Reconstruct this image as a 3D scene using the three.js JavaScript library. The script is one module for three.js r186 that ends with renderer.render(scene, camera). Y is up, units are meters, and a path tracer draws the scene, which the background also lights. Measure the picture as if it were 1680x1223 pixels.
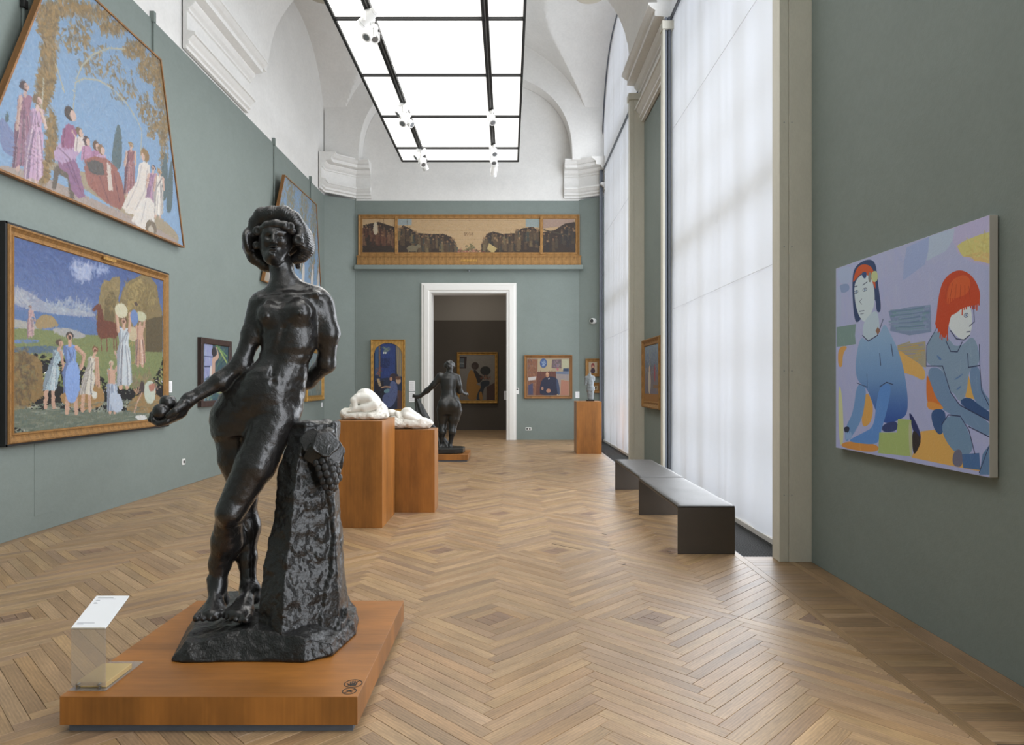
import * as THREE from 'three';
import { mergeGeometries, mergeVertices, toCreasedNormals } from 'three/addons/utils/BufferGeometryUtils.js';
import { RoundedBoxGeometry } from 'three/addons/geometries/RoundedBoxGeometry.js';
import { RectAreaLightUniformsLib } from 'three/addons/lights/RectAreaLightUniformsLib.js';

// ------------------------------------------------------------------ camera, sky, large lights, exposure
const scene = new THREE.Scene();
const renderer = new THREE.WebGLRenderer({ antialias: true });
renderer.toneMapping = THREE.LinearToneMapping;
renderer.toneMappingExposure = 1.0;
renderer.shadowMap.enabled = true;
RectAreaLightUniformsLib.init();

const F = 1120, EYE = 1.47, CX = 834, CY = 629;            // focal length in pixels, eye height, vanishing point
const camera = new THREE.PerspectiveCamera(2 * Math.atan(611.5 / F) * 180 / Math.PI, 1680 / 1223, 0.05, 120);
camera.setViewOffset(1680, 1223, 840 - CX, 611.5 - CY, 1680, 1223);   // shifted lens, verticals stay upright
camera.position.set(0, EYE, 0);
camera.lookAt(0, EYE, -10);

scene.background = new THREE.Color(0.84, 0.93, 1.10);      // bright overcast daylight outside
scene.backgroundIntensity = 1.75;

const PANEL = { x0: -2.514, x1: 0.231, y: 6.77, zNear: -0.09, zFar: 16.2 };   // luminous ceiling (depths from the eye)
const WIN = [[-1.6, 2.8], [5.72, 10.12], [12.62, 17.32]];  // window openings along the right wall
function areaLight(name, color, intensity, w, h, pos, target) {
  const l = new THREE.RectAreaLight(color, intensity, w, h);
  l.name = name; l.position.set(...pos); l.lookAt(...target); scene.add(l); return l;
}
const panelW = PANEL.x1 - PANEL.x0, panelL = PANEL.zFar - PANEL.zNear, panelX = (PANEL.x0 + PANEL.x1) / 2, panelZ = -(PANEL.zFar + PANEL.zNear) / 2;
areaLight('luminous_ceiling_light', new THREE.Color(1, 0.985, 0.95), 1.5, panelW - 0.06, panelL - 0.06, [panelX, PANEL.y - 0.035, panelZ], [panelX, 0, panelZ]);
for (const [k, [a, b]] of WIN.entries()) areaLight('window_daylight', new THREE.Color(0.92, 0.965, 1.02), [3.6, 3.6, 2.2][k], b - a - 0.8, 7.9, [2.385, 4.05, -(a + b) / 2], [-5, 4.05, -(a + b) / 2]);

// ------------------------------------------------------------------ helpers
let seed = 7;
const rnd = () => { seed = (seed * 1664525 + 1013904223) >>> 0; return seed / 4294967296; };
const rr = (a, b) => a + (b - a) * rnd();
const lerp = (a, b, t) => a + (b - a) * t;
const clamp = (x, a, b) => Math.max(a, Math.min(b, x));
const sm = (a, b, x) => { const t = clamp((x - a) / (b - a), 0, 1); return t * t * (3 - 2 * t); };
const at = (px, py, z) => [(px - CX) * z / F, EYE + (CY - py) * z / F, -z];   // direction of a pixel, taken to a depth
const V = (a) => new THREE.Vector3(...a);

const taken = {};
function numbered(name) { const n = taken[name] = (taken[name] ?? -1) + 1; return n ? `${name}_${String(n).padStart(3, '0')}` : name; }
function shade(o) { o.castShadow = true; o.receiveShadow = true; return o; }
function mesh(name, geo, mat, parent) { const m = shade(new THREE.Mesh(geo, mat)); m.name = name; parent.add(m); return m; }
function tag(o, label, category, group, kind) { o.userData.label = label; o.userData.category = category; if (group) o.userData.group = group; if (kind) o.userData.kind = kind; return o; }
function thing(name, label, category, pos = [0, 0, 0], turn = 0, group, kind) {
  const g = new THREE.Group(); g.name = numbered(name); g.position.set(...pos); g.rotation.y = turn; scene.add(g);
  return tag(g, label, category, group, kind);
}
const structure = (name, label, category, pos) => thing(name, label, category, pos, 0, null, 'structure');

// texture coordinates in metres, chosen by the way each face points
function metreUV(g, k = 1, swap = false) {
  const p = g.attributes.position, n = g.attributes.normal, uv = new Float32Array(p.count * 2);
  for (let i = 0; i < p.count; i++) {
    const ax = Math.abs(n.getX(i)), ay = Math.abs(n.getY(i)), az = Math.abs(n.getZ(i));
    let u, v;
    if (ay >= ax && ay >= az) { u = p.getZ(i); v = p.getX(i); }
    else if (ax >= az) { u = p.getZ(i); v = p.getY(i); } else { u = p.getX(i); v = p.getY(i); }
    uv[2 * i] = (swap ? v : u) * k; uv[2 * i + 1] = (swap ? u : v) * k;
  }
  g.setAttribute('uv', new THREE.BufferAttribute(uv, 2));
  return g;
}
function box(w, h, d, x = 0, y = 0, z = 0, r = 0) {        // centred box, edges rounded by r
  const g = r > 0 ? new RoundedBoxGeometry(w, h, d, 2, r) : new THREE.BoxGeometry(w, h, d);
  g.translate(x, y, z); return metreUV(g);
}
const span = (x0, x1, y0, y1, z0, z1, r = 0) => box(Math.abs(x1 - x0), Math.abs(y1 - y0), Math.abs(z1 - z0), (x0 + x1) / 2, (y0 + y1) / 2, (z0 + z1) / 2, r);
function rod(a, b, r, seg = 10) {
  const A = V(a), B = V(b), d = B.clone().sub(A), g = new THREE.CylinderGeometry(r, r, d.length(), seg);
  g.applyQuaternion(new THREE.Quaternion().setFromUnitVectors(new THREE.Vector3(0, 1, 0), d.clone().normalize()));
  g.translate(...A.add(B).multiplyScalar(0.5).toArray()); return g;
}
const plain = (g) => { const h = g.index ? g.toNonIndexed() : g; for (const k of Object.keys(h.attributes)) if (!['position', 'normal', 'uv'].includes(k)) h.deleteAttribute(k); return h; };
const merged = (list) => mergeGeometries(list.map(plain));
// a moulding: profile points [out, y] carried along plan points [x, z]; it stands out to the left of the way it runs
function moulding(path, profile, close = true) {
  const P = path.map((p) => new THREE.Vector2(...p)), pos = [], N = [];
  for (let i = 0; i < P.length; i++) {
    const d0 = i ? P[i].clone().sub(P[i - 1]).normalize() : null, d1 = i < P.length - 1 ? P[i + 1].clone().sub(P[i]).normalize() : null;
    const n0 = d0 && new THREE.Vector2(d0.y, -d0.x), n1 = d1 && new THREE.Vector2(d1.y, -d1.x);
    const n = (n0 && n1) ? n0.clone().add(n1).normalize() : (n0 || n1).clone();
    if (n0 && n1) n.divideScalar(Math.max(0.35, n.dot(n0)));
    N.push(n);
  }
  const pt = (i, j) => [P[i].x + N[i].x * profile[j][0], profile[j][1], P[i].y + N[i].y * profile[j][0]];
  for (let i = 0; i + 1 < P.length; i++) for (let j = 0; j + 1 < profile.length; j++) {
    const a = pt(i, j), b = pt(i + 1, j), c = pt(i + 1, j + 1), d = pt(i, j + 1);
    pos.push(...a, ...b, ...c, ...a, ...c, ...d);
  }
  if (close) for (const i of [0, P.length - 1]) for (const f of THREE.ShapeUtils.triangulateShape(profile.map((q) => new THREE.Vector2(...q)), [])) for (const j of f) pos.push(...pt(i, j));
  const g = new THREE.BufferGeometry(); g.setAttribute('position', new THREE.Float32BufferAttribute(pos, 3)); g.computeVertexNormals();
  return metreUV(g);
}

// ------------------------------------------------------------------ noise and computed textures
const PERM = new Uint8Array(512); for (let i = 0; i < 256; i++) PERM[i] = i;
for (let i = 255; i > 0; i--) { const j = Math.floor(rnd() * (i + 1)); [PERM[i], PERM[j]] = [PERM[j], PERM[i]]; }
for (let i = 0; i < 256; i++) PERM[256 + i] = PERM[i];
const hash3 = (x, y, z) => PERM[(PERM[(PERM[x & 255] + y) & 255] + z) & 255] / 255;
function noise3(x, y, z) {
  const X = Math.floor(x), Y = Math.floor(y), Z = Math.floor(z), f = x - X, g = y - Y, h = z - Z;
  const u = f * f * (3 - 2 * f), v = g * g * (3 - 2 * g), w = h * h * (3 - 2 * h);
  const L = (a, b, t) => a + (b - a) * t;
  return L(L(L(hash3(X, Y, Z), hash3(X + 1, Y, Z), u), L(hash3(X, Y + 1, Z), hash3(X + 1, Y + 1, Z), u), v),
    L(L(hash3(X, Y, Z + 1), hash3(X + 1, Y, Z + 1), u), L(hash3(X, Y + 1, Z + 1), hash3(X + 1, Y + 1, Z + 1), u), v), w);
}
// value noise that repeats after pu x pv cells
function tnoise(u, v, pu, pv, s) {
  const X = Math.floor(u), Y = Math.floor(v), f = u - X, g = v - Y, a = f * f * (3 - 2 * f), b = g * g * (3 - 2 * g);
  const h = (i, j) => hash3(((i % pu) + pu) % pu, ((j % pv) + pv) % pv, s);
  return lerp(lerp(h(X, Y), h(X + 1, Y), a), lerp(h(X, Y + 1), h(X + 1, Y + 1), a), b);
}
function dataTex(w, h, fn, srgb) {
  const d = new Uint8Array(w * h * 4);
  for (let j = 0; j < h; j++) for (let i = 0; i < w; i++) {
    const c = fn(i / w, j / h), k = 4 * (j * w + i);
    if (typeof c === 'number') d[k] = d[k + 1] = d[k + 2] = clamp(c, 0, 1) * 255; else for (let q = 0; q < 3; q++) d[k + q] = clamp(c[q], 0, 255);
    d[k + 3] = 255;
  }
  const t = new THREE.DataTexture(d, w, h); t.wrapS = t.wrapT = THREE.RepeatWrapping; t.magFilter = THREE.LinearFilter; t.minFilter = THREE.LinearMipmapLinearFilter; t.generateMipmaps = true;
  if (srgb) t.colorSpace = THREE.SRGBColorSpace; t.needsUpdate = true; return t;
}
function scaled(t, u, v) { const c = t.clone(); c.repeat.set(u, v); c.needsUpdate = true; return c; }
// oak grain, fibres along u; one repeat covers 1.6 m x 0.4 m
const oakTex = dataTex(1024, 512, (u, v) => {
  const warp = tnoise(u * 6, v * 4, 6, 4, 3) * 0.06 + tnoise(u * 14, v * 9, 14, 9, 5) * 0.018;
  const ring = Math.abs(((v + warp) * 26) % 1 - 0.5) * 2;
  const fib = tnoise(u * 24, v * 220, 24, 220, 9), fib2 = tnoise(u * 60, v * 110, 60, 110, 12), blot = tnoise(u * 7, v * 7, 7, 7, 21);
  const k = 0.80 + 0.09 * ring + 0.10 * (fib - 0.5) + 0.09 * (fib2 - 0.5) + 0.14 * (blot - 0.5);
  return [255 * k, 255 * k * 0.995, 255 * k * 0.985];
}, true);
// cherry veneer, fibres along v; one repeat covers 1 m x 2 m
const veneerTex = dataTex(512, 512, (u, v) => {
  const band = tnoise(u * 9, v * 2, 9, 2, 31), fine = tnoise(u * 120, v * 6, 120, 6, 33), fleck = tnoise(u * 60, v * 40, 60, 40, 35), mott = tnoise(u * 12, v * 10, 12, 10, 37);
  const k = 0.86 + 0.16 * (band - 0.5) + 0.07 * (fine - 0.5) + 0.05 * (fleck - 0.5) + 0.1 * (mott - 0.5);
  return [255 * k, 250 * k, 245 * k];
}, true);
const grainBump = dataTex(256, 256, (u, v) => 0.5 + 0.5 * (tnoise(u * 40, v * 40, 40, 40, 41) - 0.5) + 0.4 * (tnoise(u * 90, v * 90, 90, 90, 43) - 0.5));
const blotTex = dataTex(256, 256, (u, v) => 0.5 + 0.5 * (tnoise(u * 6, v * 6, 6, 6, 51) - 0.5) + 0.3 * (tnoise(u * 17, v * 17, 17, 17, 53) - 0.5) + 0.25 * (tnoise(u * 50, v * 50, 50, 50, 55) - 0.5));
const wallTint = dataTex(512, 512, (u, v) => { const k = 247 + 5 * (tnoise(u * 5, v * 5, 5, 5, 61) - 0.5) + 4 * (tnoise(u * 23, v * 23, 23, 23, 63) - 0.5) + 6 * (tnoise(u * 110, v * 110, 110, 110, 65) - 0.5); return [k, k, k]; }, true);
const weave = dataTex(256, 256, (u, v) => 0.5 + 0.25 * Math.sin(u * 2 * Math.PI * 64) + 0.25 * Math.sin(v * 2 * Math.PI * 64));

const std = (o) => new THREE.MeshStandardMaterial(o), phy = (o) => new THREE.MeshPhysicalMaterial(o);
const rgb = (r, g, b) => new THREE.Color(`rgb(${r},${g},${b})`);
const M = {
  green: std({ color: rgb(126, 136, 131), roughness: 0.72, map: scaled(wallTint, 0.35, 0.35), bumpMap: scaled(grainBump, 3, 3), bumpScale: 0.0006 }),
  white: std({ color: rgb(238, 236, 232), roughness: 0.85, map: scaled(wallTint, 0.3, 0.3), bumpMap: scaled(grainBump, 2, 2), bumpScale: 0.0006 }),
  trim: std({ color: rgb(226, 224, 219), roughness: 0.5 }),
  casing: std({ color: rgb(219, 215, 201), roughness: 0.55, map: scaled(wallTint, 1.5, 0.5) }),
  brown: std({ color: rgb(84, 76, 67), roughness: 0.8, map: scaled(wallTint, 0.5, 0.5) }),
  taupe: std({ color: rgb(142, 135, 126), roughness: 0.85 }),
  black: std({ color: rgb(38, 38, 38), roughness: 0.55, metalness: 0.3 }),
  steel: std({ color: rgb(150, 153, 158), roughness: 0.35, metalness: 0.9 }),
  rail: std({ color: rgb(104, 108, 116), roughness: 0.38, metalness: 0.6 }),
  lampWhite: std({ color: rgb(232, 232, 230), roughness: 0.4 }),
  cherry: phy({ color: rgb(174, 114, 50), roughness: 0.42, map: scaled(veneerTex, 1, 0.5), clearcoat: 0.15, clearcoatRoughness: 0.35 }),
  bronze: phy({ color: rgb(36, 34, 33), metalness: 0.3, roughness: 0.3, roughnessMap: null, bumpMap: scaled(grainBump, 3, 3), bumpScale: 0.0018, clearcoat: 0.6, clearcoatRoughness: 0.24 }),
  bronzeRough: phy({ color: rgb(32, 31, 30), metalness: 0.3, roughness: 0.36, bumpMap: scaled(grainBump, 3, 3), bumpScale: 0.0035, clearcoat: 0.4, clearcoatRoughness: 0.28 }),
  bronzeGreen: phy({ color: rgb(40, 40, 38), metalness: 0.3, roughness: 0.36, clearcoat: 0.4, clearcoatRoughness: 0.3, bumpMap: scaled(grainBump, 2, 2), bumpScale: 0.002 }),
  stoneGrey: std({ color: rgb(120, 126, 128), roughness: 0.55, bumpMap: scaled(grainBump, 4, 4), bumpScale: 0.003 }),
  marble: phy({ color: rgb(240, 236, 226), roughness: 0.45, clearcoat: 0.1, map: scaled(wallTint, 2, 2), bumpMap: scaled(grainBump, 3, 3), bumpScale: 0.001 }),
  marbleRough: std({ color: rgb(232, 227, 216), roughness: 0.8, bumpMap: scaled(grainBump, 5, 5), bumpScale: 0.006 }),
  gold: std({ color: rgb(206, 162, 88), metalness: 0.55, roughness: 0.42, map: scaled(veneerTex, 6, 6), bumpMap: scaled(grainBump, 9, 9), bumpScale: 0.003 }),
  goldDark: std({ color: rgb(178, 136, 82), metalness: 0.4, roughness: 0.5, map: scaled(veneerTex, 5, 5), bumpMap: scaled(grainBump, 7, 7), bumpScale: 0.004 }),
  oakFrame: std({ color: rgb(158, 112, 62), roughness: 0.55, map: scaled(veneerTex, 2, 0.5) }),
  darkWood: std({ color: rgb(70, 50, 44), roughness: 0.45, map: scaled(veneerTex, 2, 0.5) }),
  label: std({ color: rgb(235, 235, 236), roughness: 0.7 }),
  plastic: std({ color: rgb(225, 225, 222), roughness: 0.5 }),
  darkGap: std({ color: rgb(46, 38, 31), roughness: 0.9 }),
};

// ------------------------------------------------------------------ the setting
const XL = -4.65, XR = 2.49, ZFAR = 17.7, ZBACK = -2.0, GREEN_TOP = 6.22, SPRING = 7.15, XMID = (XL + XR) / 2;
const WCENTER = WIN.map(([a, b]) => (a + b) / 2);
const archTop = (k, d) => { const [a, b] = WIN[k], h = (b - a) / 2, t = (d - (a + b) / 2) / h; return 7.1 + 2.5 * Math.pow(Math.max(0, 1 - Math.pow(Math.abs(t), 2.3)), 1 / 2.3); };

{ // left wall: painted cladding below, plaster above
  const w = structure('wall_left', 'tall grey-green painted wall with white plaster above, hung with pictures', 'wall');
  mesh('painted_cladding', span(XL - 0.45, XL, 0, GREEN_TOP, -ZFAR, -ZBACK), M.green, w);
  mesh('upper_plaster', span(XL - 0.5, XL - 0.02, GREEN_TOP, 11.2, -ZFAR - 0.3, -ZBACK + 0.3), M.white, w);
  const chamfer = new THREE.Shape([[-3.96, 17.7], [XL - 0.2, 17.1], [XL - 0.2, 17.9], [-3.96, 17.9]].map((p) => new THREE.Vector2(p[0], p[1])));
  const g = new THREE.ExtrudeGeometry(chamfer, { depth: GREEN_TOP, bevelEnabled: false }); g.rotateX(-Math.PI / 2);
  mesh('chamfered_corner', metreUV(g), M.green, w);
  // flush hatch in the cladding
  const s0 = at(56, 0, F * 4.65 / (CX - 56))[2], s1 = at(86, 0, F * 4.65 / (CX - 86))[2];
  const h = mesh('access_hatch', span(XL - 0.004, XL + 0.003, 0.16, 0.98, s0, s1, 0.001), M.green, w);
  mesh('hatch_lock', rod([XL + 0.002, 0.9, s0 - 0.08], [XL + 0.008, 0.9, s0 - 0.08], 0.012), M.black, h);
}
{ // right wall: painted piers between tall arched windows
  const w = structure('wall_right', 'grey-green painted wall pierced by tall arched windows', 'wall');
  for (const [a, b] of [[ZBACK - 0.3, WIN[0][0]], [WIN[0][1], WIN[1][0]], [WIN[1][1], WIN[2][0]], [WIN[2][1], ZFAR + 0.3]])
    mesh('painted_pier', span(XR, XR + 0.5, 0, GREEN_TOP, -a, -b), M.green, w);
  const s = new THREE.Shape(); s.moveTo(ZBACK - 0.3, GREEN_TOP);
  WIN.forEach(([a, b], k) => { s.lineTo(a, GREEN_TOP); s.lineTo(a, 7.1); for (let i = 0; i <= 40; i++) { const d = a + (b - a) * (0.5 - 0.5 * Math.cos(Math.PI * i / 40)); s.lineTo(d, archTop(k, d)); } s.lineTo(b, 7.1); s.lineTo(b, GREEN_TOP); });
  s.lineTo(ZFAR + 0.3, GREEN_TOP); s.lineTo(ZFAR + 0.3, 11.2); s.lineTo(ZBACK - 0.3, 11.2);
  const g = new THREE.ExtrudeGeometry(s, { depth: 0.48, bevelEnabled: false }); g.rotateY(Math.PI / 2); g.translate(XR + 0.02, 0, 0);
  mesh('upper_plaster', metreUV(g), M.white, w);
  for (const [k, [a, b]] of WIN.entries()) mesh('window_sill_block', span(XR + 0.05, XR + 0.5, -0.1, 0.06, -a, -b), M.white, w);
  const ch = new THREE.Shape([[1.83, 17.7], [XR + 0.02, 17.34], [XR + 0.02, 17.9], [1.83, 17.9]].map((p) => new THREE.Vector2(p[0], p[1])));
  const cg = new THREE.ExtrudeGeometry(ch, { depth: GREEN_TOP, bevelEnabled: false }); cg.rotateX(-Math.PI / 2);
  mesh('chamfered_corner', metreUV(cg), M.green, w);
}
const DOOR = { x0: -2.006, x1: -0.03, h: 3.82 };
{ // far wall with the doorway
  const w = structure('wall_far', 'grey-green end wall with a white-framed doorway under a long painting', 'wall');
  const s = new THREE.Shape([[-5, 0], [DOOR.x0, 0], [DOOR.x0, DOOR.h], [DOOR.x1, DOOR.h], [DOOR.x1, 0], [2.9, 0], [2.9, GREEN_TOP - 0.02], [-5, GREEN_TOP - 0.02]].map((p) => new THREE.Vector2(...p)));
  const g = new THREE.ExtrudeGeometry(s, { depth: 0.4, bevelEnabled: false }); g.translate(0, 0, -ZFAR - 0.4);
  mesh('painted_cladding', metreUV(g), M.green, w);
  mesh('upper_plaster', span(-5, 2.95, GREEN_TOP - 0.02, 11.2, -ZFAR - 0.4, -ZFAR - 0.01), M.white, w);
  const r = new THREE.Shape([[XL, SPRING - 0.03], [XMID - 2.7, SPRING - 0.03]].map((p) => new THREE.Vector2(...p)));
  for (let i = 0; i <= 48; i++) { const a = Math.PI * (1 - i / 48), c = Math.cos(a), q = 2.5; r.lineTo(XMID + 2.7 * Math.sign(c) * Math.pow(Math.abs(c), 2 / q), SPRING + 2.2 * Math.pow(Math.max(0, Math.sin(a)), 2 / q)); }
  r.lineTo(XMID + 2.7, SPRING - 0.03); r.lineTo(XR, SPRING - 0.03); r.lineTo(XR, 11.1); r.lineTo(XL, 11.1);
  const rg = new THREE.ExtrudeGeometry(r, { depth: 0.45, bevelEnabled: false }); rg.translate(0, 0, -ZFAR);
  mesh('end_arch', metreUV(rg), M.white, w);
  mesh('cladding_joint', span(-3.965, -3.945, 0, GREEN_TOP + 0.03, -ZFAR - 0.01, -ZFAR + 0.012), M.green, w);
}
{
  const w = structure('wall_back', 'plain grey-green wall closing the room behind the viewpoint', 'wall');
  mesh('painted_cladding', span(-5.1, 2.95, 0, GREEN_TOP, -ZBACK, -ZBACK + 0.4), M.green, w);
  mesh('upper_plaster', span(-5.1, 2.95, GREEN_TOP, 11.2, -ZBACK + 0.01, -ZBACK + 0.4), M.white, w);
}
{ // groin vault: a barrel along the room crossed by a lunette over each window
  const c = structure('ceiling', 'white plaster groin vault with lunettes over the windows', 'ceiling');
  const nx = 150, nz = 520, pos = [], idx = [];
  const high = (x, d) => {
    const dx = Math.abs(x - XMID) / 3.3, B = dx < 1 ? SPRING + 3.2 * Math.sqrt(1 - dx * dx) : SPRING;
    let L = SPRING; for (const [k, w] of WCENTER.entries()) { const h = (WIN[k][1] - WIN[k][0]) / 2 + 0.16, t = Math.abs(d - w) / h; if (t < 1) L = Math.max(L, SPRING + 2.62 * Math.pow(1 - Math.pow(t, 2.3), 1 / 2.3)); }
    return Math.max(B, L);
  };
  for (let j = 0; j <= nz; j++) for (let i = 0; i <= nx; i++) {
    const x = XMID + 3.85 * Math.sin((i / nx - 0.5) * Math.PI), d = lerp(ZBACK - 0.2, ZFAR + 0.2, j / nz);
    pos.push(x, high(x, d), -d);
  }
  for (let j = 0; j < nz; j++) for (let i = 0; i < nx; i++) { const a = j * (nx + 1) + i, b = a + 1, e = a + nx + 1, f = e + 1; idx.push(a, b, f, a, f, e); }
  let g = new THREE.BufferGeometry(); g.setAttribute('position', new THREE.Float32BufferAttribute(pos, 3)); g.setIndex(idx);
  g = toCreasedNormals(g, 0.5); mesh('vault', metreUV(g), M.white, c);
  mesh('roof_slab', span(-5.2, 3.0, 11.2, 11.5, -ZFAR - 0.4, -ZBACK + 0.4), M.white, c);
}
// entablature blocks that carry the vault
const ENT = [[0, 6.26], [0.05, 6.26], [0.05, 6.305], [0.035, 6.31], [0.085, 6.33], [0.085, 6.375], [0.07, 6.38], [0.11, 6.41], [0.15, 6.455], [0.175, 6.46], [0.175, 6.50], [0.06, 6.52], [0.06, 6.79], [0.09, 6.795], [0.09, 6.83], [0.075, 6.835], [0.13, 6.87], [0.17, 6.92], [0.17, 6.945], [0.15, 6.95], [0.30, 6.965], [0.30, 7.04], [0.285, 7.045], [0.34, 7.075], [0.385, 7.12], [0.40, 7.125], [0.40, 7.16], [0, 7.17]];
const entab = (n, label, path) => { const o = structure(`trim_${n}`, label, 'cornice'); mesh('moulded_entablature', moulding(path, ENT), M.white, o); };
entab(1, 'white moulded cornice block high on the left wall above the green cladding', [[XL, -12.1], [XL, -9.75]]);
entab(2, 'white moulded cornice block above the left wall, near the back wall', [[XL, -5.0], [XL, -2.6]]);
entab(3, 'white cornice wrapping the far corner beside the left wall', [[-3.55, -ZFAR], [-3.96, -ZFAR], [XL, -17.1], [XL, -16.75]]);
entab(4, 'white cornice wrapping the far corner beside the curtained window', [[XR, -17.1], [XR, -17.34], [1.83, -ZFAR], [1.44, -ZFAR]]);
entab(5, 'white moulded cornice block between the two curtained windows', [[XR, -10.2], [XR, -12.6]]);
entab(6, 'white moulded cornice block above the pier with the blue painting', [[XR, -2.9], [XR, -5.6]]);

{ // door casing
  const t = structure('door_1', 'white moulded door casing round the opening in the end wall', 'doorway');
  const prof = [[0, 0], [0.24, 0], [0.24, 0.05], [0.19, 0.055], [0.17, 0.075], [0.06, 0.08], [0.04, 0.06], [0, 0.06]];   // [outwards from the opening, proud of the wall]
  const P = [[DOOR.x0, 0, -1, 0], [DOOR.x0, DOOR.h, -1, 1], [DOOR.x1, DOOR.h, 1, 1], [DOOR.x1, 0, 1, 0]];
  const names = ['jamb_casing', 'head_casing', 'jamb_casing'];
  for (let i = 0; i < 3; i++) {
    const pos = [], q = (k, j) => [P[k][0] + P[k][2] * prof[j][0], P[k][1] + P[k][3] * prof[j][0], -ZFAR + prof[j][1]];
    for (let j = 0; j + 1 < prof.length; j++) { const a = q(i, j), b = q(i, j + 1), c = q(i + 1, j + 1), d = q(i + 1, j); pos.push(...a, ...b, ...c, ...a, ...c, ...d); }
    const g = new THREE.BufferGeometry(); g.setAttribute('position', new THREE.Float32BufferAttribute(pos, 3)); g.computeVertexNormals(); mesh(names[i], metreUV(g), M.trim, t);
  }
  mesh('lining', merged([span(DOOR.x0 - 0.01, DOOR.x0 + 0.02, 0, DOOR.h, -ZFAR - 0.42, -ZFAR + 0.05), span(DOOR.x1 - 0.02, DOOR.x1 + 0.01, 0, DOOR.h, -ZFAR - 0.42, -ZFAR + 0.05), span(DOOR.x0, DOOR.x1, DOOR.h - 0.02, DOOR.h + 0.01, -ZFAR - 0.42, -ZFAR + 0.05)]), M.trim, t);
}
{ // the room beyond
  const w = structure('wall_next_room', 'dark brown wall with a paler band above, seen through the doorway', 'wall');
  mesh('painted_wall', span(-4.4, 2.4, 0, 3.44, -21.4 - 0.2, -21.4), M.brown, w);
  mesh('upper_band', span(-4.4, 2.4, 3.44, 5.2, -21.4 - 0.2, -21.4 - 0.01), M.taupe, w);
  mesh('side_wall', span(-4.4, -4.2, 0, 5.2, -21.4, -18.1), M.brown, w);
  mesh('side_wall', span(2.2, 2.4, 0, 5.2, -21.4, -18.1), M.brown, w);
  const c = structure('ceiling_next_room', 'plain ceiling of the room beyond the doorway', 'ceiling');
  mesh('slab', span(-4.4, 2.4, 5.0, 5.2, -21.6, -18.1), M.taupe, c);
  const l = thing('ceiling_lamp', 'flat white ceiling lamp in the room beyond the doorway', 'lamp', [-1, 4.93, -19.4]);
  mesh('housing', box(1.6, 0.06, 0.6, 0, 0.03, 0), M.lampWhite, l);
  mesh('diffuser', box(1.5, 0.012, 0.5, 0, -0.006, 0), std({ color: 0xffffff, emissive: new THREE.Color(1, 0.96, 0.9), emissiveIntensity: 1.0 }), l);
  areaLight('next_room_lamp_light', new THREE.Color(1, 0.95, 0.88), 15, 1.5, 0.5, [-1, 4.91, -19.4], [-1, 0, -19.4]);
}

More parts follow.
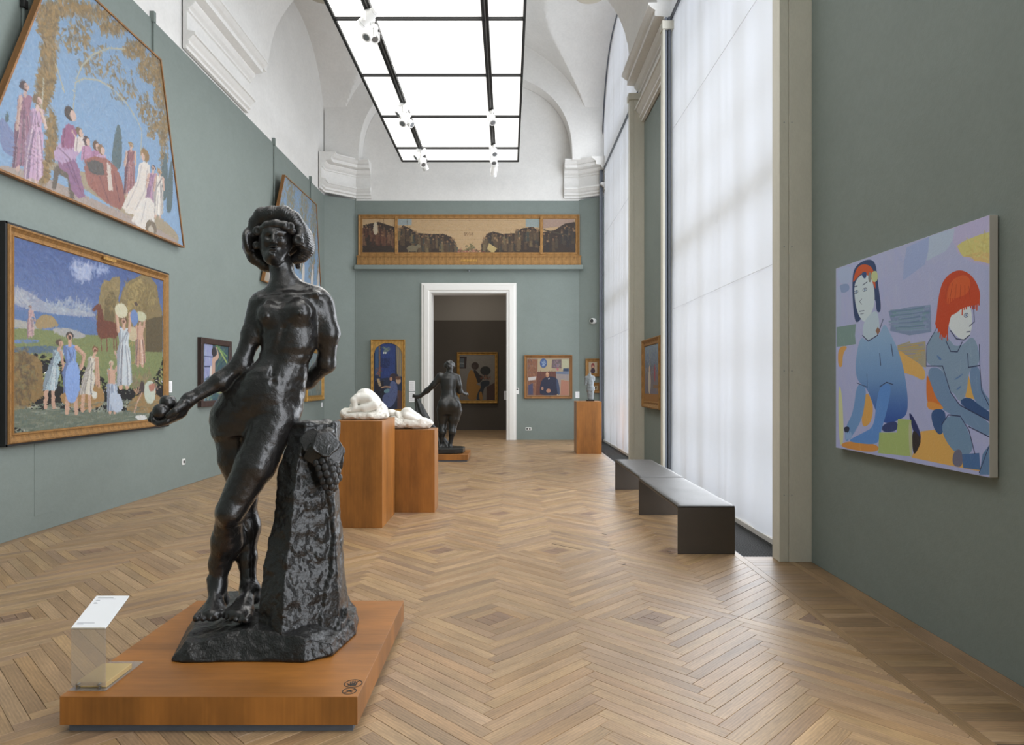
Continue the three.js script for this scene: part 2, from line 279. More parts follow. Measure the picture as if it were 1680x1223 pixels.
// ------------------------------------------------------------------ parquet
{
  const floor = structure('floor', 'oak parquet floor laid in lozenges and zigzags with a plank border', 'floor');
  mesh('subfloor', span(-5.1, 3.0, -0.3, -0.014, -21.7, -ZBACK + 0.4), M.darkGap, floor);
  const WP = 0.0714, CW = WP * 10 / Math.SQRT2, RD = WP * 34 / Math.SQRT2, OX = -0.114, OD = 4.242;   // plank width, column and row of the pattern
  const oak = std({ vertexColors: true, map: oakTex, roughness: 0.4, bumpMap: scaled(oakTex, 1, 1), bumpScale: 0.0006 });
  const tones = [[0.50, 0.325, 0.175], [0.475, 0.305, 0.165], [0.53, 0.35, 0.19], [0.44, 0.28, 0.152], [0.49, 0.325, 0.185], [0.47, 0.29, 0.145], [0.40, 0.26, 0.15], [0.52, 0.335, 0.17]];
  const clip = (poly, a, b, c) => { // keep a*x+b*y<=c
    const out = []; for (let i = 0; i < poly.length; i++) { const p = poly[i], q = poly[(i + 1) % poly.length], dp = a * p[0] + b * p[1] - c, dq = a * q[0] + b * q[1] - c; if (dp <= 0) out.push(p); if ((dp < 0 && dq > 0) || (dp > 0 && dq < 0)) { const t = dp / (dp - dq); out.push([lerp(p[0], q[0], t), lerp(p[1], q[1], t)]); } } return out;
  };
  const area2 = (p) => { let s = 0; for (let i = 0; i < p.length; i++) { const q = p[(i + 1) % p.length]; s += p[i][0] * q[1] - q[0] * p[i][1]; } return s / 2; };
  function inset(p, e) { // convex polygon, anticlockwise
    const n = p.length, out = [];
    for (let i = 0; i < n; i++) {
      const a = p[(i + n - 1) % n], b = p[i], c = p[(i + 1) % n];
      let d0 = [b[0] - a[0], b[1] - a[1]], d1 = [c[0] - b[0], c[1] - b[1]]; const l0 = Math.hypot(...d0), l1 = Math.hypot(...d1); if (l0 < 1e-5 || l1 < 1e-5) return null;
      d0 = d0.map((v) => v / l0); d1 = d1.map((v) => v / l1);
      const n0 = [-d0[1], d0[0]], n1 = [-d1[1], d1[0]], k = Math.max(0.2, 1 + n0[0] * n1[0] + n0[1] * n1[1]);
      out.push([b[0] + e * (n0[0] + n1[0]) / k, b[1] + e * (n0[1] + n1[1]) / k]);
    }
    return area2(out) > 1e-6 ? out : null;
  }
  const planks = [];
  function plank(poly, dir, tone) { // plan polygon [x, depth]
    if (poly.length < 3) return; if (area2(poly) < 0) poly.reverse();
    if (area2(poly) < 2e-4) return;
    const outer = inset(poly, rr(0.0003, 0.0011)), top = outer && inset(outer, 0.0011); if (!top) return;
    const y = rr(-0.0006, 0.0004), u0 = rnd() * 5, v0 = rnd() * 5, pos = [], uv = [], col = [];
    const t = tone ?? tones[Math.floor(rnd() * tones.length)], k = rr(0.91, 1.08), tint = [t[0] * k, t[1] * k, t[2] * k * rr(0.95, 1.06)];
    const put = (p, h) => { pos.push(p[0], h, -p[1]); uv.push((p[0] * dir[0] + p[1] * dir[1]) / 1.6 + u0, (-p[0] * dir[1] + p[1] * dir[0]) / 0.4 + v0); col.push(...tint); };
    const n = top.length;
    for (let i = 1; i + 1 < n; i++) { put(top[0], y); put(top[i], y); put(top[i + 1], y); }
    for (let i = 0; i < n; i++) { const j = (i + 1) % n; put(top[i], y); put(outer[i], y - 0.0012); put(outer[j], y - 0.0012); put(top[i], y); put(outer[j], y - 0.0012); put(top[j], y); }
    for (let i = 0; i < n; i++) { const j = (i + 1) % n; put(outer[i], y - 0.0012); put(outer[i], -0.014); put(outer[j], -0.014); put(outer[i], y - 0.0012); put(outer[j], -0.014); put(outer[j], y - 0.0012); }
    const g = new THREE.BufferGeometry();
    g.setAttribute('position', new THREE.Float32BufferAttribute(pos, 3)); g.setAttribute('uv', new THREE.Float32BufferAttribute(uv, 2)); g.setAttribute('color', new THREE.Float32BufferAttribute(col, 3)); g.computeVertexNormals();
    // how large it shows in the picture
    let vis = 0; const c = poly.reduce((s, p) => [s[0] + p[0] / poly.length, s[1] + p[1] / poly.length], [0, 0]);
    if (c[1] > 1.9) { const px = CX + c[0] * F / c[1], py = CY + EYE * F / c[1]; if (px > 5 && px < 1675 && py < 1218 && !(c[0] > -1.88 && c[0] < -0.62 && c[1] > 2.86 && c[1] < 4.12)) vis = area2(poly) / (c[1] ** 3); }
    planks.push({ g, vis });
  }
  const S2 = Math.SQRT2;
  // unit squares of a lattice turned by 45 degrees, run together into planks
  const toXY = (u, n) => [OX + (u - n) / S2 * WP, OD + (u + n) / S2 * WP];
  const cellOf = (u, n) => { const x = (u - n) / S2 * WP - 1e-4, d = (u + n) / S2 * WP - 1.3e-4; return [Math.floor(x / CW), Math.floor(d / RD)]; };
  function lay(x0, x1, d0, d1) {
    const R = 420, seen = new Set();
    const inside = (x, d) => x > x0 - 0.06 && x < x1 + 0.06 && d > d0 - 0.06 && d < d1 + 0.06;
    for (let u = -R; u < R; u++) for (let n = -R; n < R; n++) {
      const [cx, cd] = toXY(u + 0.5, n + 0.5); if (!inside(cx, cd)) continue;
      const c = cellOf(u + 0.5, n + 0.5), alongN = ((c[0] + c[1]) % 2 + 2) % 2 === 0;   // x + depth constant: runs along n
      const key = `${u},${n}`; if (seen.has(key)) continue;
      let a = 0; const same = (k) => { const q = cellOf(u + 0.5 + (alongN ? 0 : k), n + 0.5 + (alongN ? k : 0)); return q[0] === c[0] && q[1] === c[1]; };
      while (a > -40 && same(a - 1)) a--; let b = 0; while (b < 40 && same(b + 1)) b++;
      for (let k = a; k <= b; k++) seen.add(alongN ? `${u},${n + k}` : `${u + k},${n}`);
      let poly = alongN ? [toXY(u, n + a), toXY(u + 1, n + a), toXY(u + 1, n + b + 1), toXY(u, n + b + 1)] : [toXY(u + a, n), toXY(u + b + 1, n), toXY(u + b + 1, n + 1), toXY(u + a, n + 1)];
      for (const [A, B, C] of [[1, 0, x1], [-1, 0, -x0], [0, 1, d1], [0, -1, -d0]]) { poly = clip(poly, A, B, C); if (poly.length < 3) break; }
      plank(poly, alongN ? [-1 / S2, 1 / S2] : [1 / S2, 1 / S2], b - a < 2 ? [0.33, 0.2, 0.12] : undefined);
    }
  }
  lay(-4.56, 1.925, ZBACK, 17.74);
  lay(-4.2, 2.2, 17.74, 21.4);
  const rect = (x0, x1, d0, d1) => [[x0, d0], [x1, d0], [x1, d1], [x0, d1]];
  const dark = [[0.36, 0.225, 0.115], [0.40, 0.25, 0.13], [0.33, 0.21, 0.115], [0.43, 0.28, 0.15]];
  const dt = () => dark[Math.floor(rnd() * 4)];
  for (let d = ZBACK; d < 17.7; d += 1.9) { // boards that run along the walls
    plank(rect(1.925, 1.985, d, Math.min(d + 1.9, 17.7)), [0, 1], dt()); plank(rect(-4.61, -4.56, d + 0.0, Math.min(d + 1.9, 17.7)), [0, 1]); plank(rect(-4.65, -4.61, d, Math.min(d + 1.9, 17.7)), [0, 1], dt());
  }
  for (const [a, b] of [[2.8, 5.78], [10.08, 12.66], [17.25, 17.7]]) {
    for (let d = a; d < b - 0.01; d += 0.082) plank(rect(1.985, 2.31, d, Math.min(d + 0.082, b)), [1, 0], dt());
    for (let d = a; d < b - 0.01; d += 1.3) { plank(rect(2.31, 2.36, d, Math.min(d + 1.3, b)), [0, 1], dt()); plank(rect(2.36, 2.49, d, Math.min(d + 1.3, b)), [0, 1], dt()); }
  }
  planks.sort((a, b) => b.vis - a.vis);
  planks.slice(0, 300).forEach((p, i) => mesh(i ? `plank_${String(i).padStart(3, '0')}` : 'plank', p.g, oak, floor));
  const rest = mesh('distant_planks', mergeGeometries(planks.slice(300).map((p) => p.g)), oak, floor); rest.userData.kind = 'stuff'; rest.userData.label = 'smaller and more distant oak parquet planks';
  // splits where slivers of oak have broken away
  for (const [a, b, wd] of [[[905.8, 892.6], [954.8, 902.6], 0.006], [[1001, 901], [1012, 903.5], 0.008], [[1020.5, 927.5], [1026, 926], 0.01], [[988, 876.5], [996, 878], 0.009], [[1094, 905], [1101, 906], 0.009], [[1098, 909], [1104, 909.5], 0.008]]) {
    const q = ([px, py]) => { const z = F * EYE / (py - CY); return [(px - CX) * z / F, z]; }, A = q(a), B = q(b), g = box(Math.hypot(B[0] - A[0], B[1] - A[1]), 0.0012, wd, 0, 0.0004, 0); g.rotateY(Math.atan2(B[1] - A[1], B[0] - A[0])); g.translate((A[0] + B[0]) / 2, 0, -(A[1] + B[1]) / 2); mesh('split', g, M.darkGap, floor);
  }
}

// ------------------------------------------------------------------ windows, casings, curtains, grates
WIN.forEach(([a, b], k) => {
  const w = structure(`window_${k + 1}`, ['tall arched window behind its white curtain, near the viewpoint', 'tall arched window behind the white curtain next to the benches', 'tall arched window behind the white curtain by the end wall'][k], 'window');
  const X0 = XR + 0.10, X1 = XR + 0.17, bars = [];
  for (const d of [a + 0.04, b - 0.04]) mesh('jamb', span(X0, X1, 0.06, 7.2, -d + 0.05, -d - 0.05), M.casing, w);
  for (let i = 1; i < 6; i++) { const d = lerp(a, b, i / 6), h = i % 2 ? 0.035 : 0.06; mesh('mullion', span(X0, X1, 0.06, archTop(k, d), -d + h, -d - h), M.casing, w); }
  for (const [y, h] of [[0.9, 0.03], [1.75, 0.03], [2.6, 0.03], [3.42, 0.11], [4.3, 0.03], [5.2, 0.03], [6.1, 0.03], [7.0, 0.12], [8.1, 0.03]]) { let d0 = a, d1 = b; while (archTop(k, d0 + 0.02) < y) d0 += 0.02; while (archTop(k, d1 - 0.02) < y) d1 -= 0.02; mesh('transom', span(X0, X1, y - h, y + h, -d0, -d1), M.casing, w); }
  const s = new THREE.Shape(); s.moveTo(a, 0.06); s.lineTo(b, 0.06); for (let i = 0; i <= 40; i++) { const d = b + (a - b) * (0.5 - 0.5 * Math.cos(Math.PI * i / 40)); s.lineTo(d, archTop(k, d)); }
  const gg = new THREE.ShapeGeometry(s); gg.rotateY(Math.PI / 2); gg.translate((X0 + X1) / 2, 0, 0);
  mesh('glazing', gg, M.pane ??= phy({ color: 0xffffff, transmission: 1, thickness: 0, roughness: 0, ior: 1.45 }), w);

  // curtain stretched just inside the opening
  const fab = M.scrim ??= phy({ color: rgb(250, 250, 250), transmission: 0.5, thickness: 0, roughness: 1, side: THREE.DoubleSide, bumpMap: scaled(weave, 3, 3), bumpScale: 0.0002 });
  const c = thing('window_curtain', ['white translucent curtain over the window nearest the back wall', 'white translucent curtain filling the arched window behind the benches', 'white translucent curtain in the arched window beside the far pedestal'][k], 'curtain', [2.42, 0, -(a + b) / 2]);
  const half = (b - a) / 2 - 0.02, nz = 150, ny = 90, pos = [], idx = [], uv = [];
  for (let i = 0; i <= nz; i++) for (let j = 0; j <= ny; j++) {
    const t = i / nz, d = lerp(-half, half, t), top = archTop(k, (a + b) / 2 + d) - 0.03, y = lerp(0.045, top, j / ny);
    const fold = 0.0028 * Math.sin(d * 19 + 2 * Math.sin(d * 3.1 + k)) * (0.35 + 0.65 * noise3(d * 2, y * 0.35, k)) + 0.012 * (noise3(d * 1.2, y * 0.5, 9 + k) - 0.5) + 0.02 * Math.exp(-y * 2.2) * Math.sin(d * 7.3 + k * 2);
    pos.push(fold, y, -d); uv.push(d, y);
    if (i < nz && j < ny) { const q = i * (ny + 1) + j; idx.push(q, q + ny + 1, q + ny + 2, q, q + ny + 2, q + 1); }
  }
  const g = new THREE.BufferGeometry(); g.setAttribute('position', new THREE.Float32BufferAttribute(pos, 3)); g.setAttribute('uv', new THREE.Float32BufferAttribute(uv, 2)); g.setIndex(idx); g.computeVertexNormals();
  mesh('fabric', g, fab, c);
  for (const y of [2.555, 5.19]) mesh('seam', span(-0.014, -0.010, y - 0.002, y + 0.002, -half, half), M.seam ??= std({ color: rgb(226, 226, 228), roughness: 0.9 }), c);
  mesh('cross_rail', merged([span(-0.03, -0.008, 6.83, 6.85, -half, half), span(-0.03, -0.008, 6.875, 6.895, -half, half)]), M.rail, c);
  mesh('bottom_bar', span(-0.02, 0.03, 0.0, 0.05, -half, half, 0.004), M.trim, c);
  mesh('edge_rail', merged([span(-0.075, -0.035, 0.0, 6.85, -half + 0.03, -half + 0.09, 0.004), span(-0.118, -0.083, 0.0, 6.85, -half + 0.03, -half + 0.08, 0.004), span(-0.1, -0.05, 0.0, 6.85, -half + 0.02, -half + 0.05)]), M.rail, c);
  const arc = []; for (let i = 0; i <= 60; i++) { const d = -half * Math.cos(Math.PI * i / 60); arc.push(new THREE.Vector3(-0.03, archTop(k, (a + b) / 2 + d) - 0.03, -d)); }
  mesh('arched_rail', new THREE.TubeGeometry(new THREE.CatmullRomCurve3(arc), 80, 0.018, 6), M.rail, c);
});
// painted timber casings at the window jambs
[[5.60, 5.76, 'painted casing post between the blue painting and the bench-side curtain'], [10.0, 10.14, 'painted casing post at the far side of the curtain behind the benches'], [12.5, 12.66, 'painted casing post between the gilt-framed picture and the far curtain'], [2.66, 2.8, 'painted casing post of the window nearest the back wall']].forEach(([d0, d1, label], i) => {
  const t = structure(`trim_${7 + i}`, label, 'casing'), H = 6.66;
  mesh('post', merged(i === 1 ? [span(2.30, XR, 0, H, -d1 + 0.05, -d1, 0.003), span(2.262, 2.298, 0, H, -d0, -d1, 0.004)] : [span(2.305, XR, 0, H, -d0, -d1, 0.003), span(2.297, 2.308, 0, H, -d0 - 0.012, -d1 + 0.01), span(2.225, 2.30, 0, H - 0.0, -d0 - 0.004, -d1 + 0.004, 0.004)]), M.casing, t);
  mesh('cap', span(i === 1 ? 2.25 : 2.20, XR, H, H + 0.12, -d0 + 0.02, -d1 - 0.01, 0.004), M.casing, t);
  if (i === 1) return;
  const sc = []; for (let y = 0.55; y < 6.6; y += 1.02) for (const x of [2.262, 2.325]) sc.push(rod([x, y, -d0 + 0.001], [x, y, -d0 + 0.004], 0.0045, 8));
  mesh('screws', merged(sc), M.steel, t).userData.kind = 'stuff';
});
// woven heating grates in the floor under the windows
[[5.78, 10.08, 'dark woven metal floor grate under the curtain by the benches'], [12.66, 17.25, 'dark woven metal floor grate under the curtain by the far pedestal']].forEach(([d0, d1, label]) => {
  const t = thing('floor_grate', label, 'grate', [2.19, -0.008, -(d0 + d1) / 2]), L = (d1 - d0) / 2, W = 0.205, bars = [], p = 0.019 * Math.SQRT2;
  for (const s of [-1, 1]) for (let c = -L - W; c < L + W; c += p) { // bars along +-45 degrees clipped to the frame
    let z0 = c - W, z1 = c + W, x0 = -W, x1 = W; if (z0 < -L) { x0 += -L - z0; z0 = -L; } if (z1 > L) { x1 -= z1 - L; z1 = L; } if (z1 - z0 < 0.01) continue;
    bars.push(rod([s * x0, s * 0.0008, z0], [s * x1, s * 0.0008, z1], 0.0022, 4));
  }
  const m = mesh('wire_mesh', merged(bars), M.grate ??= std({ color: rgb(70, 70, 70), roughness: 0.5, metalness: 0.6 }), t); m.userData.kind = 'stuff';
  mesh('frame', merged([span(-W - 0.005, -W + 0.012, -0.006, 0.004, -L, L), span(W - 0.012, W + 0.02, -0.006, 0.004, -L, L), span(-W, W, -0.006, 0.004, L - 0.012, L), span(-W, W, -0.006, 0.004, -L, -L + 0.012)]), M.grate, t);
});
// roundels on the vault
for (const [px, label] of [[530, 'round beige plaster boss on the vault above the left wall'], [968, 'round beige plaster boss on the vault above the far curtain']]) {
  const p = at(px, -12, 13.6), t = thing('ceiling_boss', label, 'ornament', p);
  const prof = [[0, -0.1], [0.2, -0.1], [0.3, -0.06], [0.33, -0.02], [0.36, 0.02], [0.36, 0.3]].map((q) => new THREE.Vector2(...q));
  mesh('boss', new THREE.LatheGeometry(prof, 40), std({ color: rgb(196, 188, 172), roughness: 0.8 }), t);
}

// ------------------------------------------------------------------ luminous ceiling with its tracks
{
  const t = thing('luminous_ceiling_panel', 'long suspended luminous ceiling of white backlit panes in a black frame', 'light', [panelX, PANEL.y, panelZ]);
  const L = panelL / 2, W = panelW / 2, cols = [-W, -1.965 - panelX, -0.332 - panelX, W], glow = std({ color: 0xf4f4f0, emissive: new THREE.Color(1, 0.99, 0.965), emissiveIntensity: 1.02, roughness: 0.6 });
  const rows = [PANEL.zFar, PANEL.zFar - 0.905]; while (rows[rows.length - 1] - 1.81 > PANEL.zNear - 0.1) rows.push(rows[rows.length - 1] - 1.81); rows.push(PANEL.zNear);
  for (let j = 0; j + 1 < rows.length; j++) for (let i = 0; i < 3; i++) {
    if (rows[j] - rows[j + 1] < 0.05) continue;
    mesh('light_pane', span(cols[i] + 0.01, cols[i + 1] - 0.01, -0.012, 0.008, -rows[j] - panelZ + 0.01, -rows[j + 1] - panelZ - 0.01), glow, t);
  }
  for (const z of rows) mesh('cross_bar', span(-W, W, -0.05, 0.02, -z - panelZ - 0.02, -z - panelZ + 0.02), M.black, t);
  for (const x of [cols[0], cols[3]]) mesh('edge_bar', span(x - 0.02, x + 0.02, -0.05, 0.06, -L, L), M.black, t);
  for (const x of [cols[1], cols[2]]) { const b = mesh('track', merged([span(x - 0.05, x - 0.028, -0.07, 0.02, -L, L), span(x + 0.028, x + 0.05, -0.07, 0.02, -L, L), span(x - 0.03, x + 0.03, -0.05, 0.02, -L, L)]), M.black, t); mesh('track_slot', span(x - 0.01, x + 0.01, -0.054, -0.049, -L, L), std({ color: rgb(90, 90, 90), roughness: 0.5 }), b); }
  mesh('housing', span(-W - 0.015, W + 0.015, 0.04, 0.16, -L - 0.01, L + 0.01), M.lampWhite, t);
  for (const z of [-6.5, -2.2, 2.2, 6.5]) for (const x of [-1.1, 1.1]) mesh('suspension_cable', rod([x, 0.15, z], [x, 3.2, z], 0.006, 6), M.steel, t);
}
function spotlight(label, track, depth, drop, tilt, turn, group, size = 1) {
  const x = track === 0 ? -1.965 : -0.332, t = thing('track_spotlight', label, 'spotlight', [x, PANEL.y - 0.07, -depth], turn, group);
  mesh('adapter', box(0.034 * size, 0.06, 0.13 * size, 0, -0.03, 0, 0.005), M.lampWhite, t);
  mesh('stem', rod([0, -0.05, 0], [0, -drop, 0], 0.011 * size, 8), M.lampWhite, t);
  const r = 0.052 * size, len = 0.2 * size, dir = [0, -Math.sin(tilt), Math.cos(tilt)], base = [0, -drop - 0.015, 0];
  const P = (k, o = 0) => [base[0], base[1] + dir[1] * k, base[2] + dir[2] * k];
  mesh('bracket', merged([box(0.014, 0.12, 0.03, -r - 0.009, -drop - 0.03, 0, 0.003), box(0.014, 0.12, 0.03, r + 0.009, -drop - 0.03, 0, 0.003), box(2 * r + 0.03, 0.014, 0.03, 0, -drop + 0.03, 0, 0.003)]), M.lampWhite, t);
  const h = mesh('lamp_head', merged([rod(P(-len * 0.45), P(len * 0.42), r, 20), rod(P(len * 0.44), P(len * 0.56), r * 1.03, 20), rod(P(-len * 0.62), P(-len * 0.47), r * 0.86, 20)]), M.lampWhite, t);
  mesh('lens', rod(P(len * 0.555), P(len * 0.565), r * 0.72, 20), M.lens ??= std({ color: rgb(120, 122, 124), roughness: 0.15, metalness: 0.4 }), h);
}
{
  const g = 'white spotlights on the tracks of the luminous ceiling';
  const A = 'white spotlight of the track cluster nearest above the bronze woman, ', B = 'white spotlight of the cluster midway along the left track, ', C = 'white spotlight of the end cluster on the left track, ', E = 'white spotlight of the end cluster on the right track, ';
  spotlight(A + 'turned to the left wall', 0, 9.55, 0.10, 0.5, -2.0, g, 1.25); spotlight(A + 'hanging lowest', 0, 9.72, 0.22, 0.9, -0.5, g, 1.25); spotlight(A + 'aimed back along the room', 0, 10.0, 0.12, 0.8, 0.3, g, 1.25);
  spotlight(B + 'turned to the left wall', 0, 12.75, 0.10, 0.8, -1.3, g, 1.3); spotlight(B + 'hanging lowest', 0, 12.98, 0.2, 0.9, -0.4, g, 1.3); spotlight(B + 'turned to the windows', 0, 13.25, 0.12, 0.7, 1.2, g, 1.3);
  spotlight(C + 'turned to the left wall', 0, 15.25, 0.1, 0.7, -1.2, g, 1.3); spotlight(C + 'hanging lowest', 0, 15.5, 0.18, 0.8, 0.5, g, 1.3); spotlight(C + 'aimed at the end wall', 0, 15.8, 0.14, 0.8, 2.6, g, 1.3);
  spotlight('single white spotlight alone on the right track of the luminous ceiling', 1, 13.1, 0.12, 1.0, 0.5, g, 1.3);
  spotlight(E + 'aimed back along the room', 1, 15.0, 0.1, 0.9, 0.4, g, 1.3); spotlight(E + 'pointing steeply down', 1, 15.22, 0.2, 1.1, 0.2, g, 1.3); spotlight(E + 'aimed at the end wall', 1, 15.56, 0.13, 0.8, 2.8, g, 1.3); spotlight(E + 'hanging lowest beside the end wall', 1, 15.98, 0.22, 0.9, 3.3, g, 1.3);
}

// ------------------------------------------------------------------ plinths, benches and small fittings
function plinth(name, label, x0, x1, d0, d1, h, group) {
  const t = thing(name, label, 'plinth', [(x0 + x1) / 2, 0, -(d0 + d1) / 2], 0, group), w = x1 - x0, d = d1 - d0;
  const panel = (g) => metreUV(g);
  mesh('front_panel', panel(box(w, h - 0.004, 0.02, 0, (h - 0.004) / 2, d / 2 - 0.01, 0.001)), M.cherry, t);
  mesh('back_panel', box(w, h - 0.004, 0.02, 0, (h - 0.004) / 2, -d / 2 + 0.01, 0.001), M.cherry, t);
  for (const s of [-1, 1]) mesh('side_panel', box(0.02, h - 0.004, d - 0.04, s * (w / 2 - 0.01), (h - 0.004) / 2, 0, 0.001), M.cherry, t);
  mesh('top_panel', box(w, 0.004, d, 0, h - 0.002, 0, 0.001), M.cherry, t);
  return t;
}
plinth('wooden_plinth', 'tall cherry-wood plinth carrying the crouching white marble', -1.773, -1.279, 6.92, 7.69, 1.087);
plinth('wooden_plinth', 'cherry-wood plinth carrying the reclining white marble, standing behind the taller one', -1.50, -0.837, 7.75, 8.14, 0.94);
plinth('wooden_plinth', 'slim cherry-wood plinth by the far curtain with a small torso on top', 1.42, 1.94, 14.2, 14.75, 1.09);

function lowPlinth(label, x0, x1, d0, d1, h, foot) {
  const t = thing('low_plinth', label, 'plinth', [(x0 + x1) / 2, 0, -(d0 + d1) / 2]), w = x1 - x0, d = d1 - d0, hh = h - foot;
  mesh('recessed_foot', box(w - 0.05, foot, d - 0.05, 0, foot / 2, 0), M.footGrey ??= std({ color: rgb(92, 96, 104), roughness: 0.6 }), t);
  for (const s of [-1, 1]) { mesh('edge_board', box(w, hh - 0.004, 0.024, 0, foot + (hh - 0.004) / 2, s * (d / 2 - 0.012), 0.0015), M.cherry, t); mesh('edge_board', box(0.024, hh - 0.004, d - 0.048, s * (w / 2 - 0.012), foot + (hh - 0.004) / 2, 0, 0.0015), M.cherry, t); }
  mesh('top_panel', metreUV(box(w, 0.004, d, 0, h - 0.002, 0, 0.001), 1), M.cherry, t);
  return t;
}
{
  const t = lowPlinth('broad low cherry-wood plinth under the large bronze woman', -1.880, -0.632, 2.86, 4.124, 0.156, 0.036);
  const ink = M.ink ??= std({ color: rgb(52, 44, 36), roughness: 0.7 });
  const lp = (px, py) => { const z = F * (EYE - 0.156) / (py - CY); return [(px - CX) * z / F + 1.256, 0.1566, -z + 3.492]; };
  const flat = (shape) => { const g = new THREE.ExtrudeGeometry(shape, { depth: 0.0006, bevelEnabled: false, curveSegments: 24 }); g.rotateX(-Math.PI / 2); return plain(g); };
  const ring = (r, w) => { const s = new THREE.Shape(); s.absarc(0, 0, r, 0, Math.PI * 2, false); const h = new THREE.Path(); h.absarc(0, 0, r - w, 0, Math.PI * 2, true); s.holes.push(h); return s; };
  const poly = (p) => new THREE.Shape(p.map((q) => new THREE.Vector2(...q)));
  const bar = (x0, y0, x1, y1, w) => { const dx = x1 - x0, dy = y1 - y0, l = Math.hypot(dx, dy), nx = -dy / l * w, ny = dx / l * w; return poly([[x0 + nx, y0 + ny], [x0 - nx, y0 - ny], [x1 - nx, y1 - ny], [x1 + nx, y1 + ny]]); };
  const hand = [flat(ring(0.040, 0.0045)), flat(poly([[-0.012, -0.024], [0.013, -0.024], [0.017, -0.002], [-0.013, -0.002]])), flat(bar(-0.012, -0.018, -0.027, 0.004, 0.0034)), flat(bar(-0.011, -0.004, -0.012, 0.02, 0.003)), flat(bar(-0.003, -0.004, -0.003, 0.026, 0.003)), flat(bar(0.006, -0.004, 0.006, 0.024, 0.003)), flat(bar(0.014, -0.004, 0.016, 0.018, 0.003)), flat(bar(-0.028, -0.027, 0.028, 0.027, 0.0013))];
  const a = mesh('no_touching_sign', mergeGeometries(hand), ink, t); a.position.set(...lp(579.5, 1122.2)); a.rotation.y = 0.12; a.userData.label = 'printed round sign with a crossed-out hand';
  const cam = [flat(ring(0.031, 0.0045)), flat(bar(-0.022, -0.02, 0.022, 0.02, 0.0022)), flat(poly([[-0.014, 0.004], [0.004, 0.012], [0.008, 0.0], [-0.004, -0.008]])), flat(bar(0.002, -0.004, 0.014, -0.010, 0.003))];
  const b = mesh('prohibition_sign', mergeGeometries(cam), ink, t); b.position.set(...lp(573.2, 1134.6)); b.userData.label = 'smaller printed round prohibition sign';
}
lowPlinth('low cherry-wood plinth under the bronze woman seen from behind', -1.95, -0.755, 12.76, 13.72, 0.13, 0.03);

{ // label stand on the plinth's corner
  const z = 3.0, o = at(148, 1138, 2.93), t = thing('label_stand', 'clear acrylic stand with a tilted white caption on the corner of the low plinth', 'label stand', [o[0], 0.156, -2.93]);
  const clear = M.acrylic ??= phy({ color: rgb(236, 232, 224), transmission: 0.82, thickness: 0, roughness: 0.12, ior: 1.45 });
  const w = 0.145;
  mesh('clear_upright', box(w, 0.25, 0.006, 0, 0.145, 0.012, 0.001), clear, t);
  mesh('clear_base', box(w + 0.012, 0.006, 0.3, 0.0, 0.0035, -0.13, 0.001), clear, t);
  mesh('weight_block', box(w - 0.012, 0.022, 0.2, 0.003, 0.018, -0.1, 0.002), std({ color: rgb(196, 170, 120), roughness: 0.6 }), t);
  const bolts = []; for (const x of [-0.045, 0.045]) for (const y of [0.012, 0.026]) bolts.push(rod([x, y, 0.0], [x, y, 0.02], 0.004, 10));
  mesh('bolt', mergeGeometries(bolts.slice(0, 2).map(plain)), M.steel, t); mesh('bolt', mergeGeometries(bolts.slice(2).map(plain)), M.steel, t);
  const card = new THREE.Group(); card.name = 'caption_card'; card.position.set(0, 0.262, 0.012); card.rotation.x = 0.42; t.add(card);
  mesh('card', box(w + 0.004, 0.004, 0.20, 0, 0.004, -0.10, 0.0008), M.label, card);
  mesh('clear_lip', box(w, 0.005, 0.19, 0, -0.0015, -0.095, 0.001), clear, card);
  const ln = []; for (const [y, l, x] of [[-0.186, 0.07, 0], [-0.178, 0.085, 0], [-0.17, 0.018, 0], [-0.155, 0.012, 0], [-0.15, 0.018, 0], [-0.03, 0.075, -0.004], [-0.024, 0.03, -0.004]]) ln.push(box(l, 0.0004, 0.0022, x - 0.06 + l / 2, 0.0063, y));
  mesh('printed_lines', merged(ln), std({ color: rgb(150, 150, 155), roughness: 0.9 }), card).userData.kind = 'stuff';
}

function bench(label, x0, x1, d0, d1) {
  const w = x1 - x0, L = d1 - d0, t = thing('bench', label, 'bench', [(x0 + x1) / 2, 0, -(d0 + d1) / 2], 0, 'dark benches in front of the curtain');
  const metal = M.benchMetal ??= std({ color: rgb(82, 74, 66), roughness: 0.42, metalness: 0.35, roughnessMap: null, map: scaled(wallTint, 2, 2) });
  const leather = M.leather ??= std({ color: rgb(64, 62, 60), roughness: 0.44, bumpMap: scaled(grainBump, 9, 9), bumpScale: 0.0008 });
  for (const s of [-1, 1]) mesh('end_panel', box(w, 0.40, 0.012, 0, 0.2, s * (L / 2 - 0.006), 0.002), metal, t);
  mesh('seat_plate', box(w, 0.012, L - 0.024, 0, 0.394, 0, 0.002), metal, t);
  { // padded leather top, a little puffed inside its seams
    const i = 0, l = L - 0.004, g = new THREE.BoxGeometry(w - 0.006, 0.024, l, 16, 1, 44), p = g.attributes.position;
    for (let k = 0; k < p.count; k++) {
      const a = p.getX(k) / (w / 2), b = p.getZ(k) / (l / 2), puff = Math.pow(Math.max(0, 1 - Math.pow(a, 8)), 0.5) * Math.pow(Math.max(0, 1 - Math.pow(b, 10)), 0.5);
      if (p.getY(k) > 0) p.setY(k, 0.008 + 0.009 * puff + 0.004 * (noise3(p.getX(k) * 7, i * 5 + d0, p.getZ(k) * 5) - 0.5));
      else p.setY(k, -0.006);
    }
    const h = mergeVertices(((q) => { q.deleteAttribute('normal'); q.deleteAttribute('uv'); return q; })(g)); h.computeVertexNormals(); metreUV(h);
    h.translate(0, 0.406, 0); mesh('leather_pad', h, leather, t);
  }
}
bench('dark metal bench with black leather top, the one nearer the casing post', 1.454, 1.947, 5.86, 7.62);
